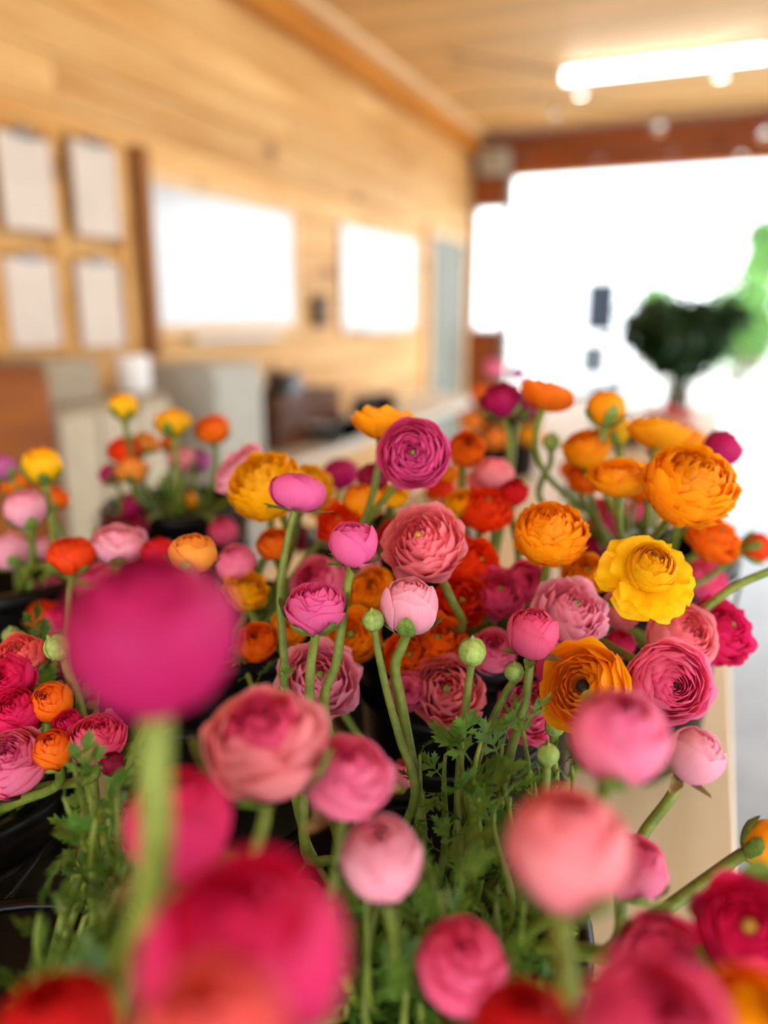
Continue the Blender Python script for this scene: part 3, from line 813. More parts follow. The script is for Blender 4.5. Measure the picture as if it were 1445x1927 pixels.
def sepal_mesh(kind, seed):
    g = random.Random(seed)
    if kind == 'c':      # clasping the base of the bloom
        vs, fs, at_ = cup_petal(g, 0, 1.13, 88 + g.uniform(-12, 8), 28, 1.09, 1.0, .07, .02, .0, .0, 3, .66, 7, 9, 3)
    else:                # bent back, away from the bloom
        vs, fs, at_ = splay_petal(g, 0, .08, .03, 1.28 + g.uniform(-.15, .15), g.uniform(-14, 4), g.uniform(-10, 75), .27, .6, .04, .0, 5, 9, .5, .25)
    return attr_mesh('sepal', vs, fs, at_)
SEPM = {k: [sepal_mesh(k, s) for s in range(5)] for k in 'cr'}

# ------------------------------------------------------------------ leaves
def leaf_mesh(seed, narrow):
    """deeply cut leaf: petiole, side lobes and end lobe, each with teeth; unit length 1 along +Y"""
    g = random.Random(seed); vs, fs = [], []
    bend = g.uniform(-.5, .25); fold = g.uniform(.1, .35)
    def place(x, y):
        return (x, y, bend * y * y + fold * abs(x) * .6 + .03 * math.sin(9 * x + 5 * y))
    def strip(pts):      # centre line points with half widths
        k = len(vs)
        for i, (p, w) in enumerate(pts):
            a = pts[max(0, i - 1)][0]; b = pts[min(len(pts) - 1, i + 1)][0]
            d = (b - a).normalized(); n = Vector((-d.y, d.x))
            for s in (-1, 0, 1):
                q = p + n * (w * s); vs.append(place(q.x, q.y))
        for i in range(len(pts) - 1):
            for s in (0, 1):
                fs.append((k + i * 3 + s, k + i * 3 + s + 1, k + (i + 1) * 3 + s + 1, k + (i + 1) * 3 + s))
    def lobe(p, ang, L, W, teeth):
        d = Vector((math.sin(ang), math.cos(ang)))
        strip([(p, W * .25), (p + d * L * .3, W * .55), (p + d * L * .55, W), (p + d * L * .8, W * .62), (p + d * L, .004)])
        for s in (-1, 1):
            for q in range(teeth):
                f = .38 + .22 * q
                d2 = Vector((math.sin(ang + s * (.75 - .15 * q)), math.cos(ang + s * (.75 - .15 * q))))
                l2 = L * (.44 - .1 * q) * g.uniform(.85, 1.15)
                strip([(p + d * L * (f - .12), W * .3), (p + d * L * f + d2 * l2 * .45, W * .42), (p + d * L * f + d2 * l2, .004)])
    strip([(Vector((0, 0)), .018), (Vector((0, .3)), .018), (Vector((0, .55)), .02)])
    if narrow:
        lobe(Vector((0, .5)), g.uniform(-.1, .1), .5, .05, 1)
        for s in (-1, 1):
            lobe(Vector((0, .42)), s * g.uniform(.4, .6), .42, .045, 1)
            lobe(Vector((0, .25)), s * g.uniform(.55, .8), .34, .035, 1)
    else:
        lobe(Vector((0, .45)), g.uniform(-.1, .1), .55, .10, 2)
        for s in (-1, 1):
            lobe(Vector((0, .4)), s * g.uniform(.6, .8), .46, .085, 2)
            lobe(Vector((0, .28)), s * g.uniform(1.05, 1.3), .34, .06, 1)
    return mesh_from('leaf', vs, fs)
LEAFS = [leaf_mesh(s, s % 2 == 1) for s in range(10)]

def frame(z, roll=0.0):
    z = z.normalized(); x = z.orthogonal().normalized(); y = z.cross(x)
    return Matrix((x, y, z)).transposed().to_4x4() @ Matrix.Rotation(roll, 4, 'Z')

# ------------------------------------------------------------------ buckets
BUCK = {  # x, y, top radius, height
    'A1': (-.33, .21, .105, .16, 'black plastic bucket of hot pink blooms at the near end of the bench'),
    'A2': (-.15, .40, .115, .15, 'black plastic bucket of pink buds beside the bench edge'),
    'L':  (-.53, .36, .105, .18, 'glossy black plastic bucket of rose and orange blooms on the wall side of the bench'),
    'C1': (-.405, .55, .108, .26, 'tall black bucket behind the pink buds, holding yellow and pink blooms'),
    'C2': (-.185, .645, .11, .26, 'tall black bucket holding salmon and yellow blooms by the bench edge'),
    'L2': (-.725, .60, .105, .25, 'black bucket of yellow, orange and pink blooms near the chestnut cabinet'),
    'C3': (-.36, .88, .105, .26, 'black bucket of red and orange blooms in the middle of the bench'),
    'D1': (-.69, .88, .105, .27, 'black bucket of small mixed blooms in front of the taupe cabinet'),
    'D2': (-.055, .94, .105, .26, 'black bucket of golden blooms farther along the bench edge'),
    'E1': (-.62, 2.55, .12, .26, 'distant black bucket of peach blooms farther along the bench'),
    'E2': (-.33, 3.4, .12, .09, 'distant black bucket of red blooms before the dark bouquet'),
}
for k, (x, y, rt, h, lab) in BUCK.items():
    r = empty('flower_bucket', (x, y, TZ + .0006)); tag(r, lab, 'bucket', 'black flower buckets on the bench')
    rb = rt * .8
    link('body', lathe_mesh([(.001, 0), (rb - .004, 0), (rb, .004), (rt - .006, h - .02), (rt - .006, h - .006), (rt - .0085, h - .004), (rb - .003, .006), (.001, .005)], 40), M['bucket'], r)
    link('rim', lathe_mesh([(rt - .006, h - .022), (rt + .003, h - .02), (rt + .004, h - .004), (rt, h), (rt - .008, h), (rt - .008, h - .0035)], 40, True), M['bucket'], r)
    link('band', lathe_mesh([(rb + (rt - rb) * .72 - .005, h * .72), (rb + (rt - rb) * .72 + .002, h * .72 + .004), (rb + (rt - rb) * .76 + .002, h * .76), (rb + (rt - rb) * .77 - .006, h * .775)], 40), M['bucket'], r)
    hp = [Vector(((rt + .005) * math.cos(a), (rt + .005) * math.sin(a) * .98, h - .03 - .07 * math.sin(a))) for a in [math.pi * q / 10 for q in range(11)]]
    vs, fs = tube_data([Vector((p.x, -p.y - .004 * math.sin(math.pi * i / 10), p.z)) for i, p in enumerate(hp)], .0022, 6)
    link('handle', mesh_from('handle', vs, fs), M['black'], r)

# ------------------------------------------------------------------ one flower
FG = random.Random(21)
def stem_path(base, axis, bucket, way, g):
    bx, by, rt, h, _ = BUCK[bucket]
    c = Vector((bx, by, TZ)); rimz = TZ + h
    hv = Vector((base.x - bx, base.y - by, 0))
    if hv.length > rt * .72: hv = hv.normalized() * rt * .72
    hv = hv * g.uniform(.6, 1.0)
    rim = Vector((bx + hv.x, by + hv.y, rimz - .01)); bot = Vector((bx + hv.x * .3, by + hv.y * .3, TZ + .03))
    if way:
        pts = [base] + way
        last = way[-1]
        if last.z > rimz + .02: pts += [rim, bot]
        else:
            b2 = Vector((last.x - bx, last.y - by, 0))
            if b2.length > rt * .6: b2 = b2.normalized() * rt * .6
            pts += [Vector((bx + b2.x, by + b2.y, TZ + .03))]
        return spline(pts, 6)
    L = (base - rim).length; out = []
    p1 = base - axis * min(.10, L * .4); p2 = rim + Vector((hv.x * .8, hv.y * .8, L * .4))
    for i in range(13):
        t = i / 12
        out.append(base * (1 - t) ** 3 + p1 * 3 * t * (1 - t) ** 2 + p2 * 3 * t * t * (1 - t) + rim * t ** 3)
    out += [rim.lerp(bot, .5), bot]
    return out

def put_leaf(parent, pos, direction, length, mat, g, roll=None):
    y = direction.normalized(); ref = Vector((0, 0, 1)) if abs(y.z) < .9 else Vector((1, 0, 0))
    x = y.cross(ref).normalized(); z = x.cross(y)
    m = Matrix((x, y, z)).transposed().to_4x4()
    m = Matrix.Translation(pos - parent.location) @ m @ Matrix.Rotation(g.uniform(-.7, .7) if roll is None else roll, 4, 'Y') @ Matrix.Diagonal((length, length, length, 1))
    return link('leaf', g.choice(LEAFS), mat, parent, mtx=m)

def flower(kind, colour, x, y, diam, D, face, bucket, label, sep='c', way=None, variant=None, name=None, group=None, eye=None, sr=.0032, smat=None, nleaf=0, inner=None, sq=1.0):
    """bloom at photo pixel (x, y), diam pixels wide, D centimetres across in reality; face = (right, up, towards the viewer)"""
    g = random.Random(int(x * 7 + y * 13 + diam))
    D = D / 100.0; w = FPX * D / diam
    if bucket in ('C1', 'C2') and way is None:       # keep the bunch together: low blooms hang in front, high ones stand behind
        lim = .60 + max(0, 1270 - y) / 350 * .13
        if w > lim: w = lim; D = w * diam / FPX
    if bucket == 'L' and y > 1225 and kind != 'green':
        w = .50 + (1430 - y) * .0003; D = w * diam / FPX
    s = D / 2
    ax = (RIGHT * face[0] + Vector((0, 0, 1)) * face[1] + TOCAM * face[2]).normalized()
    P = proto(kind, (int(x + y) % 3) if variant is None else variant)
    ctr = at(x, y, w); base = ctr - ax * (P['cz'] * s * sq)
    wp = [at(q[0], q[1], q[2] if len(q) > 2 else w) for q in way] if way else None
    path = stem_path(base, ax, bucket, wp, g)
    root = empty(name or ('flower_bud' if kind == 'green' else 'ranunculus_flower'), path[-1])
    tag(root, label, 'bud' if kind == 'green' else 'flower', group or 'ranunculus flowers in the buckets')
    H = Matrix.Translation(base - root.location) @ frame(ax, g.uniform(0, 6.28)) @ Matrix.Diagonal((s, s, s * sq, 1))
    pm = BUDG if kind == 'green' else PM[colour]
    for me in P['petals']:
        link('sepal' if kind == 'green' else 'petal', me, pm, root, mtx=H)
    if P['heart'] is not None:
        tag(link('inner_petals', P['heart'], PM[inner] if inner else pm, root, mtx=H), kind='stuff')
    if P['eye'] is not None:
        link('bud_core' if kind == 'green' else 'flower_eye', P['eye'], BUDG if kind == 'green' else (eye or EYE_G), root, mtx=H)
    n = len(path); rad = [sr * (1.0 + .25 * i / n) for i in range(n)]
    rad[0] = sr * 1.5; rad[1] = max(sr * 1.02, rad[1])
    p2 = [base + ax * (.06 * s)] + path[1:]
    st = tube('stem', p2, rad, smat or STEM, root, 8)
    if sep and kind != 'green':
        a0 = g.uniform(0, 6.28)
        for k in range(5):
            m = H @ Matrix.Rotation(a0 + k * 1.2566 + g.uniform(-.15, .15), 4, 'Z')
            link('sepal', SEPM[sep][(k + int(x)) % 5], SEPALB if (sep == 'r' and k % 2 == 0) else SEPAL, root, mtx=m)
    for k in range(nleaf):
        f = g.uniform(.35, .8); q = path[int(f * (n - 1))]
        d = Vector((g.uniform(-1, 1), g.uniform(-1, 1), g.uniform(.2, .9)))
        put_leaf(root, q, d, g.uniform(.025, .045), LEAFM, g)
    return root

def leafy_stem(x, y, w, bucket, n, label, size=.04, mat=None, spread=.10, way=None, hero=False):
    g = random.Random(int(x * 3 + y * 17 + w * 1000))
    tip = at(x, y, w); ax = Vector((g.uniform(-.3, .3), g.uniform(-.3, .3), 1)).normalized()
    path = stem_path(tip, ax, bucket, None, g)
    root = empty('leafy_stem', path[-1]); tag(root, label, 'leafy stem', 'leafy ranunculus shoots in the buckets')
    tube('stem', path, [.0012 + .0014 * min(1, i / 6) for i in range(len(path))], STEM, root, 6)
    acc = [0.0]
    for a, b in zip(path[:-1], path[1:]): acc.append(acc[-1] + (b - a).length)
    for k in range(n):
        s = spread * (k / max(1, n - 1)) * g.uniform(.8, 1.2)
        i = max(i for i in range(len(acc)) if acc[i] <= s)
        q = path[i] if i + 1 >= len(path) else path[i].lerp(path[i + 1], (s - acc[i]) / max(1e-6, acc[i + 1] - acc[i]))
        an = k * 2.4 + g.uniform(-.5, .5)
        d = Vector((math.cos(an), math.sin(an), g.uniform(.3, 1.3) if k else 2.0))
        put_leaf(root, q, d, size * g.uniform(.7, 1.25), mat or LEAFM, g)
    return root

# ------------------------------------------------------------------ the flowers, nearest first
U = (0, 1, .1); UC = (0, .85, .5); C = (0, .45, .9); UL = (-.45, .85, .2); UR = (.45, .85, .2)
CL = (-.45, .5, .75); CR = (.45, .5, .75); AW = (0, .8, -.6); UA = (0, 1, -.25); RT = (1, .35, .1); LT = (-1, .4, .2)
B = 'ranunculus '
# blurred blooms close to the viewer
flower('bud', 'magenta', 285, 1190, 310, 5.0, (.05, 1, .12), 'A1', 'large magenta ranunculus bud held highest on a thick pale green stem', None, [(292, 1420, .235), (262, 1760, .25)], sr=.0048)
flower('tulip', 'hot', 455, 1800, 390, 5.6, (.06, 1, .02), 'A1', 'biggest hot pink ranunculus, right behind the low coral bloom', 'c', None, 1)
flower('half', 'coral', 395, 1950, 280, 3.3, (0, 1, .1), 'A1', 'coral peach ranunculus bud in front of the big hot pink bloom', None, None, 2)
flower('bud', 'red', 105, 1960, 230, 3.8, U, 'A1', 'red-pink ranunculus bud low at the near end of the bench', None)
flower('bud', 'hot', 335, 1545, 195, 4.0, (.1, 1, .05), 'A1', 'glossy crimson pink ranunculus bud with bent back sepals behind a thick stem', 'r', None, 0)
flower('half', 'salmon', 500, 1392, 225, 5.6, (-.05, .95, .3), 'A2', 'wide salmon pink half open ranunculus with a ruffled rim touching a rounder pink one', 'c', [(498, 1540, .36), (480, 1720, .36)], 0, inner='rose')
flower('half', 'pink', 655, 1458, 165, 4.2, (.08, .95, .3), 'A2', 'round pink half open ranunculus leaning against the wide salmon bloom', 'r', [(640, 1600, .38), (625, 1760, .38)], 2)
flower('bud', 'pale', 718, 1615, 150, 3.7, (.0, .95, .35), 'A2', 'pale pink white-based ranunculus bud below the round pink bloom', 'c', [(742, 1760, .37)], 1)
flower('bud', 'rose', 568, 1705, 96, 3.0, U, 'A2', 'small rose bud half hidden behind the big hot pink bloom', 'c')
flower('bud', 'rose', 868, 1815, 165, 3.9, (-.1, .9, .35), 'A2', 'rose pink ranunculus bud low among the dark foliage', 'c', None, 1)
flower('bud', 'red', 985, 1965, 210, 3.6, U, 'A2', 'deep red-pink ranunculus bud with only its top showing', None)
flower('bud', 'salmon', 1068, 1595, 222, 4.3, (.02, 1, .12), 'A2', 'coral pink ranunculus bud on a thick stem in front of a smaller pink bud', 'c', [(1055, 1760, .29), (1040, 1900, .3)], 2, sr=.004)
flower('bud', 'pink', 1195, 1632, 118, 3.4, (.25, .9, .2), 'A2', 'pink ranunculus bud tucked behind the coral pink bud', 'c', [(1140, 1790, .42)], 0)
flower('bud', 'pink', 1165, 1385, 178, 4.1, (-.02, .95, .35), 'A2', 'large pink ranunculus bud in front of the spiral rosette', 'c', [(1120, 1540, .36), (1060, 1700, .38)], 1)
flower('bud', 'pale', 1308, 1420, 106, 3.5, (.35, .9, .2), 'A2', 'pale pink ranunculus bud with one curled back sepal over the bench edge', 'r', [(1262, 1500), (1215, 1562), (1150, 1660, .46)], 0)
flower('bowl', 'hot', 1410, 1745, 190, 4.4, (-.3, .75, .5), 'A2', 'hot pink cup shaped ranunculus with a brown centre hanging past the bench edge', 'c', [(1330, 1790, .35), (1180, 1860, .36)], 1, eye=EYE_Y)
flower('bowl', 'rose', 1252, 1820, 185, 4.4, (.0, .6, .7), 'A2', 'rose pink open cup ranunculus with a dark centre near the bench edge', 'c', None, 0, eye=EYE_D)
flower('half', 'rose', 1235, 1945, 280, 4.4, (0, .9, .4), 'A2', 'wide rose pink ranunculus at the bench edge in front of the open cup', None, None, 2)
flower('half', 'orange', 1420, 1925, 190, 3.2, (0, .9, .4), 'A2', 'orange and yellow ranunculus nearest the bench edge', None, None, 1, inner='yellow')
flower('bud', 'gold', 1450, 1592, 96, 3.2, (.9, .5, .1), 'A2', 'golden ranunculus bud in green sepals on a long slanting stem', 'c', [(1385, 1615), (1240, 1720, .45), (1130, 1800, .43)], 1, sr=.0036)
# in focus: the pink group
flower('tulip', 'orchid', 665, 1020, 92, 3.4, (.05, 1, .1), 'A2', 'orchid pink tulip-like ranunculus bud with brown bent back sepals', 'r', [(652, 1110), (634, 1240), (612, 1350)], 0)
flower('half', 'orchid', 592, 1140, 112, 4.0, (-.03, .98, .2), 'A2', 'orchid pink cup shaped ranunculus with clasping green sepals on a straight stem', 'c', [(585, 1250), (582, 1330), (575, 1600, .5)], 2)
flower('bud', 'pale', 771, 1138, 110, 4.0, (.05, 1, .12), 'A2', 'pale pink globe bud with green sepals beside a small green bud', 'c', [(756, 1218), (743, 1258), (758, 1340), (786, 1500), (792, 1600)], 0, sr=.0036)
flower('green', 'x', 702, 1167, 42, 1.5, (-.1, 1, .1), 'A2', 'small green ranunculus bud beside the pale pink globe bud', None, [(712, 1230), (730, 1310), (752, 1390), (780, 1500)], sr=.0026)
flower('bud', 'orchid', 560, 924, 106, 4.1, (.15, .95, -.25), 'A2', 'orchid pink ranunculus seen from behind on a long bending stem before the yellow bloom', 'r', [(548, 985), (533, 1060), (527, 1130), (534, 1230), (545, 1330)], 1, sr=.0028, sq=.72)
flower('ruffle', 'salmon', 795, 1020, 150, 6.0, (-.28, .62, .75), 'C2', 'large salmon pink rosette with a yellow-green eye and frilled layers', None, [(850, 1130), (870, 1180, .62)], 1, eye=EYE_Y)
flower('rosette', 'orchid', 778, 853, 134, 5.5, (-.08, .25, .95), 'C1', 'flat orchid pink rosette with a small dark eye under the gold cup', None, None, 1, eye=EYE_G)
flower('bowl', 'gold', 722, 786, 112, 5.0, (.1, .97, -.22), 'C1', 'golden orange cup ranunculus seen from the side above the orchid rosette', None, None, 2)
flower('open', 'yellow', 1222, 1075, 188, 7.0, (-.02, .72, .68), 'C2', 'bright yellow open ranunculus with a globe heart and spread petals', None, None, 0, eye=EYE_Y)
flower('ball', 'gold', 1037, 1002, 134, 5.4, (-.05, .85, .45), 'C2', 'golden orange globe ranunculus with many layered petals', None, None, 0)
flower('bud', 'rose', 1003, 1190, 97, 3.5, (.0, 1, .15), 'A2', 'rose pink bud with bent sepals in front of a frilly pale rosette', 'r', [(996, 1262), (986, 1330), (962, 1410), (945, 1490), (920, 1600, .49)], 0, sr=.003)
flower('ruffle', 'pale', 1075, 1150, 138, 5.6, (.15, .7, .6), 'C2', 'frilly pale pink rosette behind the rose pink bud', None, None, 0)
flower('bowl', 'gold', 1098, 1292, 170, 6.0, (-.6, .5, .62), 'C2', 'deep golden open ranunculus with a dark centre beside the spiral rosette', None, None, 0, eye=EYE_D)
flower('rosette', 'pink', 1263, 1285, 158, 5.6, (-.08, .3, .92), 'C2', 'pink spiral rosette with dark edged petals beside the bench edge', None, None, 2, eye=EYE_D)
for x, y, d, D, way, lab in ((888, 1226, 54, 1.9, [(880, 1300), (868, 1400), (862, 1500), (860, 1620)], 'plump pale green bud on a straight upright stem'),
                             (967, 1264, 38, 1.4, [(948, 1310), (920, 1370), (895, 1440), (872, 1520)], 'smaller green bud on a slanting stem beside the plump one'),
                             (1043, 1368, 37, 1.35, [(1040, 1420), (1035, 1500)], 'tiny pointed green bud below the golden open bloom'),
                             (1031, 1420, 42, 1.4, [(1026, 1480), (1015, 1560)], 'blurred green bud just below the tiny pointed one'),
                             (22, 1197, 34, 1.5, [(25, 1240), (30, 1300)], 'pale green bud above the rose blooms on the wall side')):
    flower('green', 'x', x, y, d, D, (0, 1, .1), 'L' if x < 100 else 'A2', lab, None, way, sr=.0026)
flower('bud', 'wine', 211, 1437, 44, 1.5, U, 'A1', 'withered dark brown bud on a leafy stem', 'c', [(205, 1500), (200, 1580)], 0, sr=.0024)
# right-hand group
flower('bud', 'redor', 1425, 1030, 56, 3.0, (1, .15, .05), 'D2', 'red-orange bud pointing sideways on a bent stem past the bench edge', 'c', [(1385, 1048), (1335, 1085), (1270, 1150, .78)], 0)
flower('bud', 'rose', 1500, 1068, 70, 3.0, (1, .0, .1), 'C2', 'bud on the long arching stem beyond the yellow open bloom', 'c', [(1445, 1076), (1380, 1105), (1310, 1158), (1245, 1205), (1180, 1280, .66)], 0, sr=.0034)
flower('ruffle', 'hot', 1358, 1185, 128, 5.5, (.3, .6, .6), 'C2', 'hot pink frilled ranunculus at the bench edge behind the salmon one', None, None, 1)
flower('half', 'salmon', 1285, 1195, 128, 5.3, (.15, .6, .75), 'C2', 'salmon pink ranunculus between the yellow open bloom and the hot pink one', None, None, 0)
flower('ball', 'gold', 1300, 912, 165, 6.8, (.1, .75, .55), 'D2', 'huge fluffy golden ranunculus above the bench edge', None, None, 1)
flower('ruffle', 'orange', 1345, 1012, 98, 4.8, (.3, .7, .5), 'D2', 'orange ranunculus just below the huge fluffy golden one', None, None, 2)
flower('bowl', 'gold', 1165, 892, 112, 5.0, (-.1, .9, .2), 'D2', 'flat golden orange ranunculus beside the huge fluffy one', None, None, 0)
flower('half', 'gold', 1104, 842, 84, 4.4, (-.2, .8, .5), 'D2', 'golden ranunculus above a small orange one in the golden bucket', None, None, 1)
flower('bowl', 'orange', 1100, 895, 70, 3.8, (-.1, .6, .7), 'D2', 'small orange ranunculus beneath the golden ones', None, None, 2)
flower('bud', 'yellow', 1160, 808, 56, 3.0, (-.2, 1, 0), 'D2', 'yellow bud in green sepals amid the golden blooms', 'c', None, 1)
flower('bowl', 'gold', 1240, 805, 112, 5.5, (.1, .95, -.1), 'D2', 'broad golden ranunculus seen edge-on above the fluffy one', None, None, 1)
flower('bud', 'gold', 1140, 767, 70, 3.6, (.1, 1, -.1), 'D2', 'golden bud with green sepals, topmost of the golden bucket', 'c', None, 2)
flower('bowl', 'orange', 1030, 738, 98, 5.2, (.3, .85, -.2), 'D2', 'orange cup ranunculus beside the magenta pair', None, None, 0)
flower('half', 'magenta', 944, 750, 76, 4.2, (-.15, .8, .4), 'C2', 'magenta ranunculus, the flatter one of a pair on long stems', 'c', [(958, 830), (948, 930, .8)], 2)
flower('bud', 'magenta', 983, 764, 56, 3.2, (.2, .95, .1), 'C2', 'magenta bud, the rounder one of a pair on long stems', 'c', [(968, 830), (955, 930, .8)], 0)
flower('tulip', 'magenta', 1362, 843, 74, 4.0, (.75, .7, .1), 'D2', 'magenta pointed ranunculus leaning out over the bench edge', 'r', None, 1)
flower('bud', 'pale', 1237, 845, 40, 2.2, U, 'D2', 'small pale pink bud between golden blooms', 'c', None, 0)
flower('green', 'x', 1038, 832, 34, 1.9, U, 'D2', 'green bud tinged pink on a pale stem behind the golden globe', None, [(1036, 870), (1022, 950, .82)])
flower('half', 'orange', 878, 845, 68, 4.2, (.0, .5, .85), 'C2', 'orange ranunculus with a dark eye next to the flat orchid rosette', None, None, 2, eye=EYE_D)
flower('ruffle', 'redor', 915, 955, 96, 5.2, (.1, .75, .5), 'C2', 'red-orange ranunculus beside the salmon rosette', None, None, 0)
flower('ruffle', 'redor', 893, 1062, 110, 5.6, (.35, .55, .6), 'C2', 'large red-orange ranunculus drooping behind the salmon rosette', None, None, 2)
flower('half', 'yellow', 867, 946, 54, 3.0, (-.1, .6, .75), 'C2', 'small yellow ranunculus in front of the red-orange ones', None, None, 1)
flower('half', 'salmon', 930, 888, 74, 4.4, U, 'C2', 'soft salmon ranunculus behind the red-orange one', None, None, 0)
flower('half', 'red', 966, 925, 56, 3.8, UC, 'C2', 'red ranunculus below the magenta pair', None, None, 1)
flower('bud', 'gold', 684, 944, 74, 4.0, (-.1, .9, .4), 'C1', 'golden round bud behind the orchid tulip-like bud', None, None, 2)
flower('bowl', 'yellow', 738, 930, 60, 4.0, (.1, .8, .4), 'C1', 'yellow ranunculus peeping from behind the golden round bud', None, None, 1)
flower('ruffle', 'redor', 640, 985, 86, 4.6, (-.1, .7, .6), 'C1', 'vermilion ranunculus behind the orchid tulip-like bud', None, None, 1)
flower('ball', 'yellow', 500, 912, 138, 6.4, (-.25, .75, .5), 'C1', 'large bright yellow frilly ranunculus behind the orchid one', None, None, 2)
flower('ruffle', 'yellow', 585, 905, 84, 4.8, (.3, .8, .3), 'C1', 'yellow frilly ranunculus beside the large bright yellow one', None, None, 0)
flower('bowl', 'pale', 448, 880, 112, 5.6, (-.55, .7, .3), 'C1', 'pale pink ranunculus leaning towards the wall behind the yellow frilly one', None, None, 1)
flower('half', 'pink', 598, 1098, 106, 4.9, (-.4, .55, .7), 'C1', 'pink ranunculus with a deep rose heart behind the orchid cup', None, None, 1, inner='rose')
flower('half', 'gold', 698, 1112, 92, 4.6, (-.05, .5, .85), 'C1', 'golden ranunculus showing its spiral behind the small green bud', None, None, 0)
flower('ruffle', 'orange', 822, 1205, 104, 5.6, (0, .6, .7), 'C2', 'orange ranunculus low behind the pale pink globe bud', None, None, 1)
flower('bowl', 'gold', 660, 1195, 108, 5.6, (.05, .6, .7), 'C1', 'gold ranunculus low behind the orchid cup stems', None, None, 2)
flower('ruffle', 'pale', 600, 1278, 150, 6.0, (.1, .6, .7), 'C1', 'pale pink frilled ranunculus in the shade behind straight stems', None, None, 1)
flower('ruffle', 'salmon', 842, 1300, 132, 6.0, (-.1, .55, .75), 'C2', 'dusky salmon frilled ranunculus behind the plump green bud', None, None, 0)
flower('half', 'pink', 925, 1228, 92, 5.2, (0, .7, .6), 'C2', 'pink ranunculus between the plump green bud and the rose bud', None, None, 2)
flower('ruffle', 'pink', 1003, 1335, 122, 5.8, (0, .55, .75), 'C2', 'dusky pink frilled ranunculus behind the green buds', None, None, 2)
flower('ruffle', 'rose', 938, 1115, 96, 5.2, (0, .6, .7), 'C2', 'rose ranunculus in the shade under the red-orange blooms', None, None, 1)
flower('half', 'hot', 1112, 1022, 72, 4.6, (0, .7, .6), 'D2', 'crimson ranunculus between the golden globe and the yellow open bloom', None, None, 1)
flower('half', 'rose', 1150, 968, 80, 5.0, (-.1, .8, .4), 'D2', 'dusky rose ranunculus below the flat golden one', None, None, 0)
flower('bud', 'rose', 1203, 962, 48, 3.2, U, 'D2', 'dusky rose bud under the huge fluffy golden bloom', 'c', None, 1)
flower('ruffle', 'gold', 1102, 1078, 80, 4.4, (-.1, .6, .7), 'C2', 'golden ranunculus tucked against the yellow open bloom', None, None, 0)
flower('half', 'salmon', 1168, 1148, 72, 4.4, (.2, .6, .6), 'C2', 'salmon ranunculus tucked under the yellow open bloom', None, None, 2)
flower('bud', 'hot', 1168, 1212, 54, 3.2, UC, 'C2', 'crimson bud in the shade above the golden open bloom', 'c', None, 1)
# left of centre
flower('ruffle', 'yellow', 462, 1108, 82, 4.8, (.2, .7, .6), 'C1', 'yellow ranunculus with loose petals beside the big magenta bud', None, None, 1)
flower('half', 'orange', 482, 1208, 74, 4.2, (0, .6, .7), 'C1', 'orange ranunculus below the loose yellow one', None, None, 0)
flower('bud', 'pink', 445, 1062, 78, 4.2, (-.2, .9, .3), 'C1', 'pink ranunculus bud above the loose yellow one', 'c', None, 2)
flower('half', 'orange', 515, 1022, 66, 4.2, UC, 'C1', 'orange ranunculus below the large yellow frilly one', None, None, 1)
flower('bud', 'apricot', 362, 1040, 90, 3.6, (.05, 1, .1), 'A1', 'apricot yellow bud clasped by broad green sepals behind the magenta bud', 'c', None, 1, sq=.82)
flower('half', 'pale', 225, 1022, 104, 5.0, (.15, .95, .1), 'L2', 'pale pink ranunculus cup beside the coral orange bud', 'c', None, 0, sq=.85)
flower('bud', 'redor', 135, 1044, 86, 4.0, (0, 1, .15), 'L', 'coral orange round bud on an upright stem', 'c', [(133, 1110), (120, 1220)], 0, sq=.8)
flower('bud', 'red', 300, 1040, 64, 3.6, U, 'C1', 'dark red bud just behind the large magenta bud', None, None, 1)
flower('bowl', 'wine', 236, 992, 84, 5.4, (0, .9, .2), 'D1', 'dark wine red ranunculus below a magenta ball', None, None, 0)
flower('bud', 'magenta', 247, 950, 48, 3.4, U, 'D1', 'magenta ball shaped bud above the wine red bloom', None, None, 2)
flower('bud', 'rose', 420, 1000, 54, 3.6, UC, 'D1', 'dusky rose bud behind the large yellow frilly bloom', None, None, 2)
flower('half', 'magenta', 640, 888, 70, 4.6, U, 'D1', 'dim magenta ranunculus behind the orchid one', None, None, 0)
flower('tulip', 'wine', 702, 900, 60, 4.0, (.6, .8, .1), 'C1', 'wine red pointed bud beside the flat orchid rosette', None, None, 1)
# small mixed bunch in front of the taupe cabinet
for k, cn_, x, y, d, D, f, lab in (('bud', 'yellow', 232, 763, 52, 3.4, U, 'yellow globe bud, tallest of the small mixed bunch'),
        ('ball', 'yellow', 325, 793, 64, 4.2, U, 'yellow full ranunculus of the small mixed bunch'),
        ('half', 'orange', 400, 806, 62, 4.2, UC, 'orange ranunculus of the small mixed bunch near the pale pink bloom'),
        ('half', 'redor', 233, 845, 56, 3.8, UC, 'red-orange ranunculus of the small mixed bunch'),
        ('half', 'apricot', 276, 832, 46, 3.2, UR, 'apricot ranunculus of the small mixed bunch between red and yellow'),
        ('half', 'apricot', 247, 882, 60, 4.0, U, 'orange tinged yellow ranunculus below the red-orange one'),
        ('bud', 'magenta', 206, 892, 42, 2.9, UL, 'magenta bud on the outer edge of the small mixed bunch'),
        ('bud', 'salmon', 342, 863, 48, 3.3, U, 'salmon bud beside a mauve bud in the small mixed bunch'),
        ('bud', 'mauve', 376, 866, 42, 3.0, UR, 'mauve bud beside the salmon bud in the small mixed bunch'),
        ('bud', 'gold', 353, 942, 36, 2.8, U, 'golden bud low in the small mixed bunch'),
        ('bud', 'orange', 318, 835, 34, 2.5, U, 'tiny orange bud in the middle of the small mixed bunch')):
    flower(k, cn_, x, y, d, D, f, 'D1', lab, 'c', None, None)
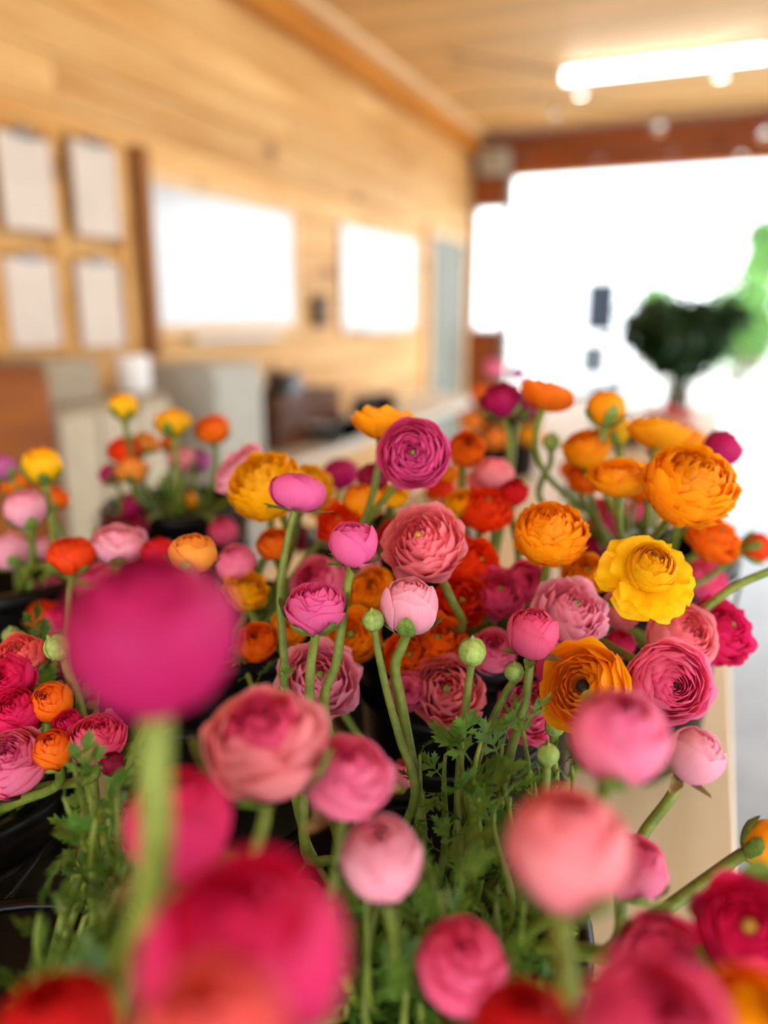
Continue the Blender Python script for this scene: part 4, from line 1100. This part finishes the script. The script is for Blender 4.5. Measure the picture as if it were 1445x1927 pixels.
# left edge bunch near the chestnut cabinet
for k, cn_, x, y, d, D, f, b, lab in (('bud', 'yellow', 79, 874, 70, 3.8, U, 'L2', 'yellow bud with green sepals near the chestnut cabinet'),
        ('half', 'orange', 106, 936, 48, 2.9, UR, 'L2', 'small orange ranunculus below the yellow bud'),
        ('half', 'orange', 28, 908, 54, 3.4, UL, 'L2', 'orange ranunculus behind the pink bud near the chestnut cabinet'),
        ('bud', 'pale', 47, 956, 74, 3.8, (.05, .95, .3), 'L2', 'pale pink bud with a rose top near the chestnut cabinet'),
        ('bud', 'mauve', 2, 880, 52, 3.2, UL, 'L2', 'mauve pink bud leaning towards the chestnut cabinet'),
        ('half', 'pale', 14, 1035, 78, 4.4, UL, 'L2', 'faded pale pink ranunculus leaning outward below the pink bud'),
        ('bud', 'pale', 82, 1032, 46, 3.0, U, 'L2', 'little pale pink bud between stems below the yellow bud'),
        ('half', 'orchid', 98, 1112, 62, 3.6, UR, 'L', 'orchid pink ranunculus under the coral orange bud'),
        ('half', 'pink', 182, 1094, 74, 4.2, UC, 'L', 'pink rosette partly hidden by the large magenta bud'),
        ('bud', 'redor', 82, 1160, 62, 3.4, UC, 'L', 'coral bud beside a magenta bud above the rose blooms'),
        ('bud', 'hot', 112, 1172, 66, 3.6, UR, 'L', 'crimson pink bud beside the coral bud above the rose blooms'),
        ('half', 'coral', 36, 1236, 96, 4.6, UC, 'L', 'dim coral pink ranunculus behind the pale green bud'),
        ('half', 'hot', 16, 1275, 100, 4.0, C, 'L', 'crimson pink ranunculus, topmost of the rose blooms in the glossy bucket'),
        ('half', 'hot', 26, 1342, 104, 4.0, UC, 'L', 'rose pink cup below the crimson bloom in the glossy bucket'),
        ('bud', 'orange', 97, 1322, 78, 3.4, (.0, .7, .7), 'L', 'bright orange round bud with crinkled petals among rose blooms'),
        ('bud', 'orange', 99, 1412, 76, 3.3, (.05, .9, .4), 'L', 'bright orange crinkled bud beside the pale rosette'),
        ('half', 'rose', 184, 1388, 104, 4.2, (.15, .95, .3), 'L', 'rose pink cup beside the orange crinkled bud, behind pale stems'),
        ('half', 'pink', 18, 1434, 132, 4.6, (.12, .85, .5), 'L', 'pale pink rosette with pointed petals hanging over the bucket rim'),
        ('half', 'hot', 128, 1362, 56, 3.4, UC, 'L', 'crimson frilled ranunculus wedged between the orange buds')):
    flower(k, cn_, x, y, d, D, f, b, lab, 'c', None, None)
flower('green', 'x', 108, 1218, 50, 1.9, UL, 'A1', 'whitish green bud at the side of the large magenta bud', None, [(128, 1260), (150, 1330), (168, 1430), (172, 1600)], sr=.0036)
flower('bud', 'pink', 824, 1492, 62, 3.4, (.2, .9, .3), 'A2', 'pink bud half hidden behind the stem of the pale pink globe', 'c', None, 2)
flower('bud', 'salmon', 760, 1455, 52, 3.2, (0, .9, .3), 'C1', 'salmon bud hidden behind the round pink bloom', None, None, 0)
# dim blooms deep inside the bunches
for k, cn_, x, y, d, D, f, b, lab in (('ruffle', 'redor', 868, 1130, 100, 5.6, C, 'C2', 'deep red-orange bloom in the shade under the salmon rosette'),
        ('ruffle', 'orange', 770, 1232, 92, 5.2, C, 'C2', 'orange bloom in the shade below the pale pink globe bud'),
        ('half', 'rose', 1045, 1255, 76, 4.6, C, 'C2', 'shaded rose bloom behind the bent sepals of the rose bud'),
        ('half', 'red', 742, 1012, 66, 4.6, C, 'C1', 'dark red bloom between the tulip-like bud and salmon rosette'),
        ('half', 'wine', 560, 1010, 60, 4.6, UC, 'C3', 'wine red bloom behind the bending stem of the orchid bloom'),
        ('half', 'redor', 830, 925, 60, 4.6, UC, 'C3', 'red-orange bloom below the flat orchid rosette'),
        ('ruffle', 'apricot', 610, 950, 60, 5.0, UC, 'C3', 'apricot bloom between the yellow frilly and vermilion blooms'),
        ('bud', 'pale', 762, 930, 30, 2.4, U, 'C3', 'whitish pink bud under the flat orchid rosette'),
        ('half', 'coral', 905, 905, 60, 4.8, UC, 'C3', 'coral bloom behind the red-orange bloom'),
        ('half', 'gold', 845, 890, 46, 3.8, UC, 'C3', 'gold bloom beside the dark eyed orange one'),
        ('half', 'rose', 990, 1095, 80, 5.0, C, 'C2', 'shaded rose bloom below the golden globe'),
        ('ruffle', 'orange', 1205, 905, 90, 5.2, UC, 'D2', 'orange bloom behind the flat golden one'),
        ('half', 'gold', 1290, 830, 72, 5.2, UC, 'D2', 'gold bloom behind the top of the huge fluffy one'),
        ('half', 'orange', 1075, 885, 46, 3.4, UC, 'D2', 'little orange bloom near the pink tinged green bud'),
        ('ruffle', 'rose', 1330, 1085, 90, 5.2, (.4, .7, .4), 'D2', 'rose bloom below the orange one at the bench edge'),
        ('half', 'gold', 545, 1180, 70, 4.8, C, 'C1', 'shaded gold bloom behind the stem of the orchid cup'),
        ('half', 'magenta', 330, 1000, 50, 3.8, UC, 'D1', 'shaded magenta bloom at the foot of the small mixed bunch'),
        ('half', 'orange', 395, 985, 46, 3.6, UC, 'D1', 'shaded orange bloom at the foot of the small mixed bunch'),
        ('half', 'pink', 765, 1300, 76, 5.2, C, 'C2', 'shaded pink bloom low between stems and black buckets'),
        ('half', 'pale', 680, 1060, 70, 4.8, (.3, .7, .5), 'C1', 'pale pink bloom behind the stem of the tulip-like bud')):
    flower(k, cn_, x, y, d, D, f, b, lab, None, None, None)
# farther buckets on the bench
for k, cn_, x, y, d, D, f, b, lab in (('half', 'pink', 930, 690, 40, 6.5, U, 'E1', 'distant pink bloom beside the red-brown post'),
        ('ruffle', 'apricot', 885, 790, 44, 7.0, UC, 'E1', 'distant peach bloom behind the orange one'),
        ('ruffle', 'apricot', 930, 820, 46, 7.0, UC, 'E1', 'distant peach bloom behind the magenta pair stems'),
        ('ruffle', 'yellow', 1000, 815, 44, 7.0, UC, 'E1', 'distant soft yellow bloom between stems'),
        ('half', 'orange', 905, 740, 40, 6.5, U, 'E1', 'distant orange bloom above the peach ones'),
        ('half', 'mauve', 975, 700, 36, 6.0, U, 'E1', 'distant mauve bloom before the white van'),
        ('half', 'red', 1262, 772, 31, 7.0, U, 'E2', 'distant red bloom at the foot of the dark bouquet'),
        ('half', 'coral', 1292, 782, 28, 6.4, U, 'E2', 'distant coral bloom at the foot of the dark bouquet'),
        ('half', 'red', 1228, 780, 28, 6.4, U, 'E2', 'distant dark red bloom beside the coral one')):
    flower(k, cn_, x, y, d, D, f, b, lab, None, None, 0)

# ------------------------------------------------------------------ leafy shoots
LG = random.Random(5)
hero = [(865, 1400, .5), (905, 1395, .49), (945, 1400, .5), (985, 1375, .5), (1005, 1470, .5), (838, 1420, .51), (900, 1500, .47), (930, 1530, .46), (870, 1560, .47), (960, 1500, .48)]
for x, y, w in hero:
    leafy_stem(x, y, w, 'A2', 5, 'leafy shoot with finely cut leaves around the green buds', .036, LEAFM, .07)
for x, y, w in ((480, 1290, .6), (530, 1290, .52), (1050, 1450, .52), (1075, 1440, .53), (790, 1420, .52)):
    leafy_stem(x, y, w, 'A2' if w < .58 else 'C1', 3, 'small leafy shoot with narrow leaf tips against the black bucket', .03, LEAFM, .04)
for x, y, w in ((140, 1440, .44), (165, 1480, .42), (120, 1500, .44), (180, 1540, .41), (110, 1690, .38), (75, 1720, .38), (190, 1700, .36), (230, 1760, .34), (150, 1790, .34), (60, 1820, .32), (100, 1860, .3), (200, 1850, .3), (250, 1600, .38), (220, 1500, .42), (280, 1420, .42)):
    leafy_stem(x, y, w, 'A1', 6, 'leafy shoot with toothed leaves beside the stem of the magenta bud', .028, LEAFM, .09)
for k in range(46):
    x = LG.uniform(480, 1060); y = LG.uniform(1640, 1900); w = LG.uniform(.36, .5)
    if x < 680 and y < 1700: y += 90
    leafy_stem(x, y, w, 'A2', 6, 'leafy shoot in the dense foliage under the pink buds', .034, LEAFM, .10)
for k in range(14):
    x = LG.uniform(20, 480); y = LG.uniform(1740, 1920); w = LG.uniform(.28, .4)
    leafy_stem(x, y, w, 'A1', 6, 'leafy shoot in the dense foliage under the hot pink blooms', .032, LEAFM, .10)
for b, n, reg in (('C1', 9, (360, 760, 1180, 1330, .74, .9)), ('C2', 9, (800, 1250, 1160, 1340, .74, .92)), ('D2', 7, (1020, 1330, 900, 1000, .9, 1.1)), ('D1', 6, (230, 420, 930, 1010, 1.0, 1.15)), ('L', 5, (0, 200, 1180, 1330, .55, .66))):
    for k in range(n):
        leafy_stem(LG.uniform(reg[0], reg[1]), LG.uniform(reg[2], reg[3]), LG.uniform(reg[4], reg[5]), b, 4,
                   {'C1': 'leafy shoot in the tall bucket of yellow and pink blooms', 'C2': 'leafy shoot in the tall bucket of salmon blooms', 'D2': 'leafy shoot among the golden blooms', 'D1': 'leafy shoot in the small mixed bunch', 'L': 'leafy shoot among the rose blooms on the wall side'}[b], .04, LEAFM, .09)
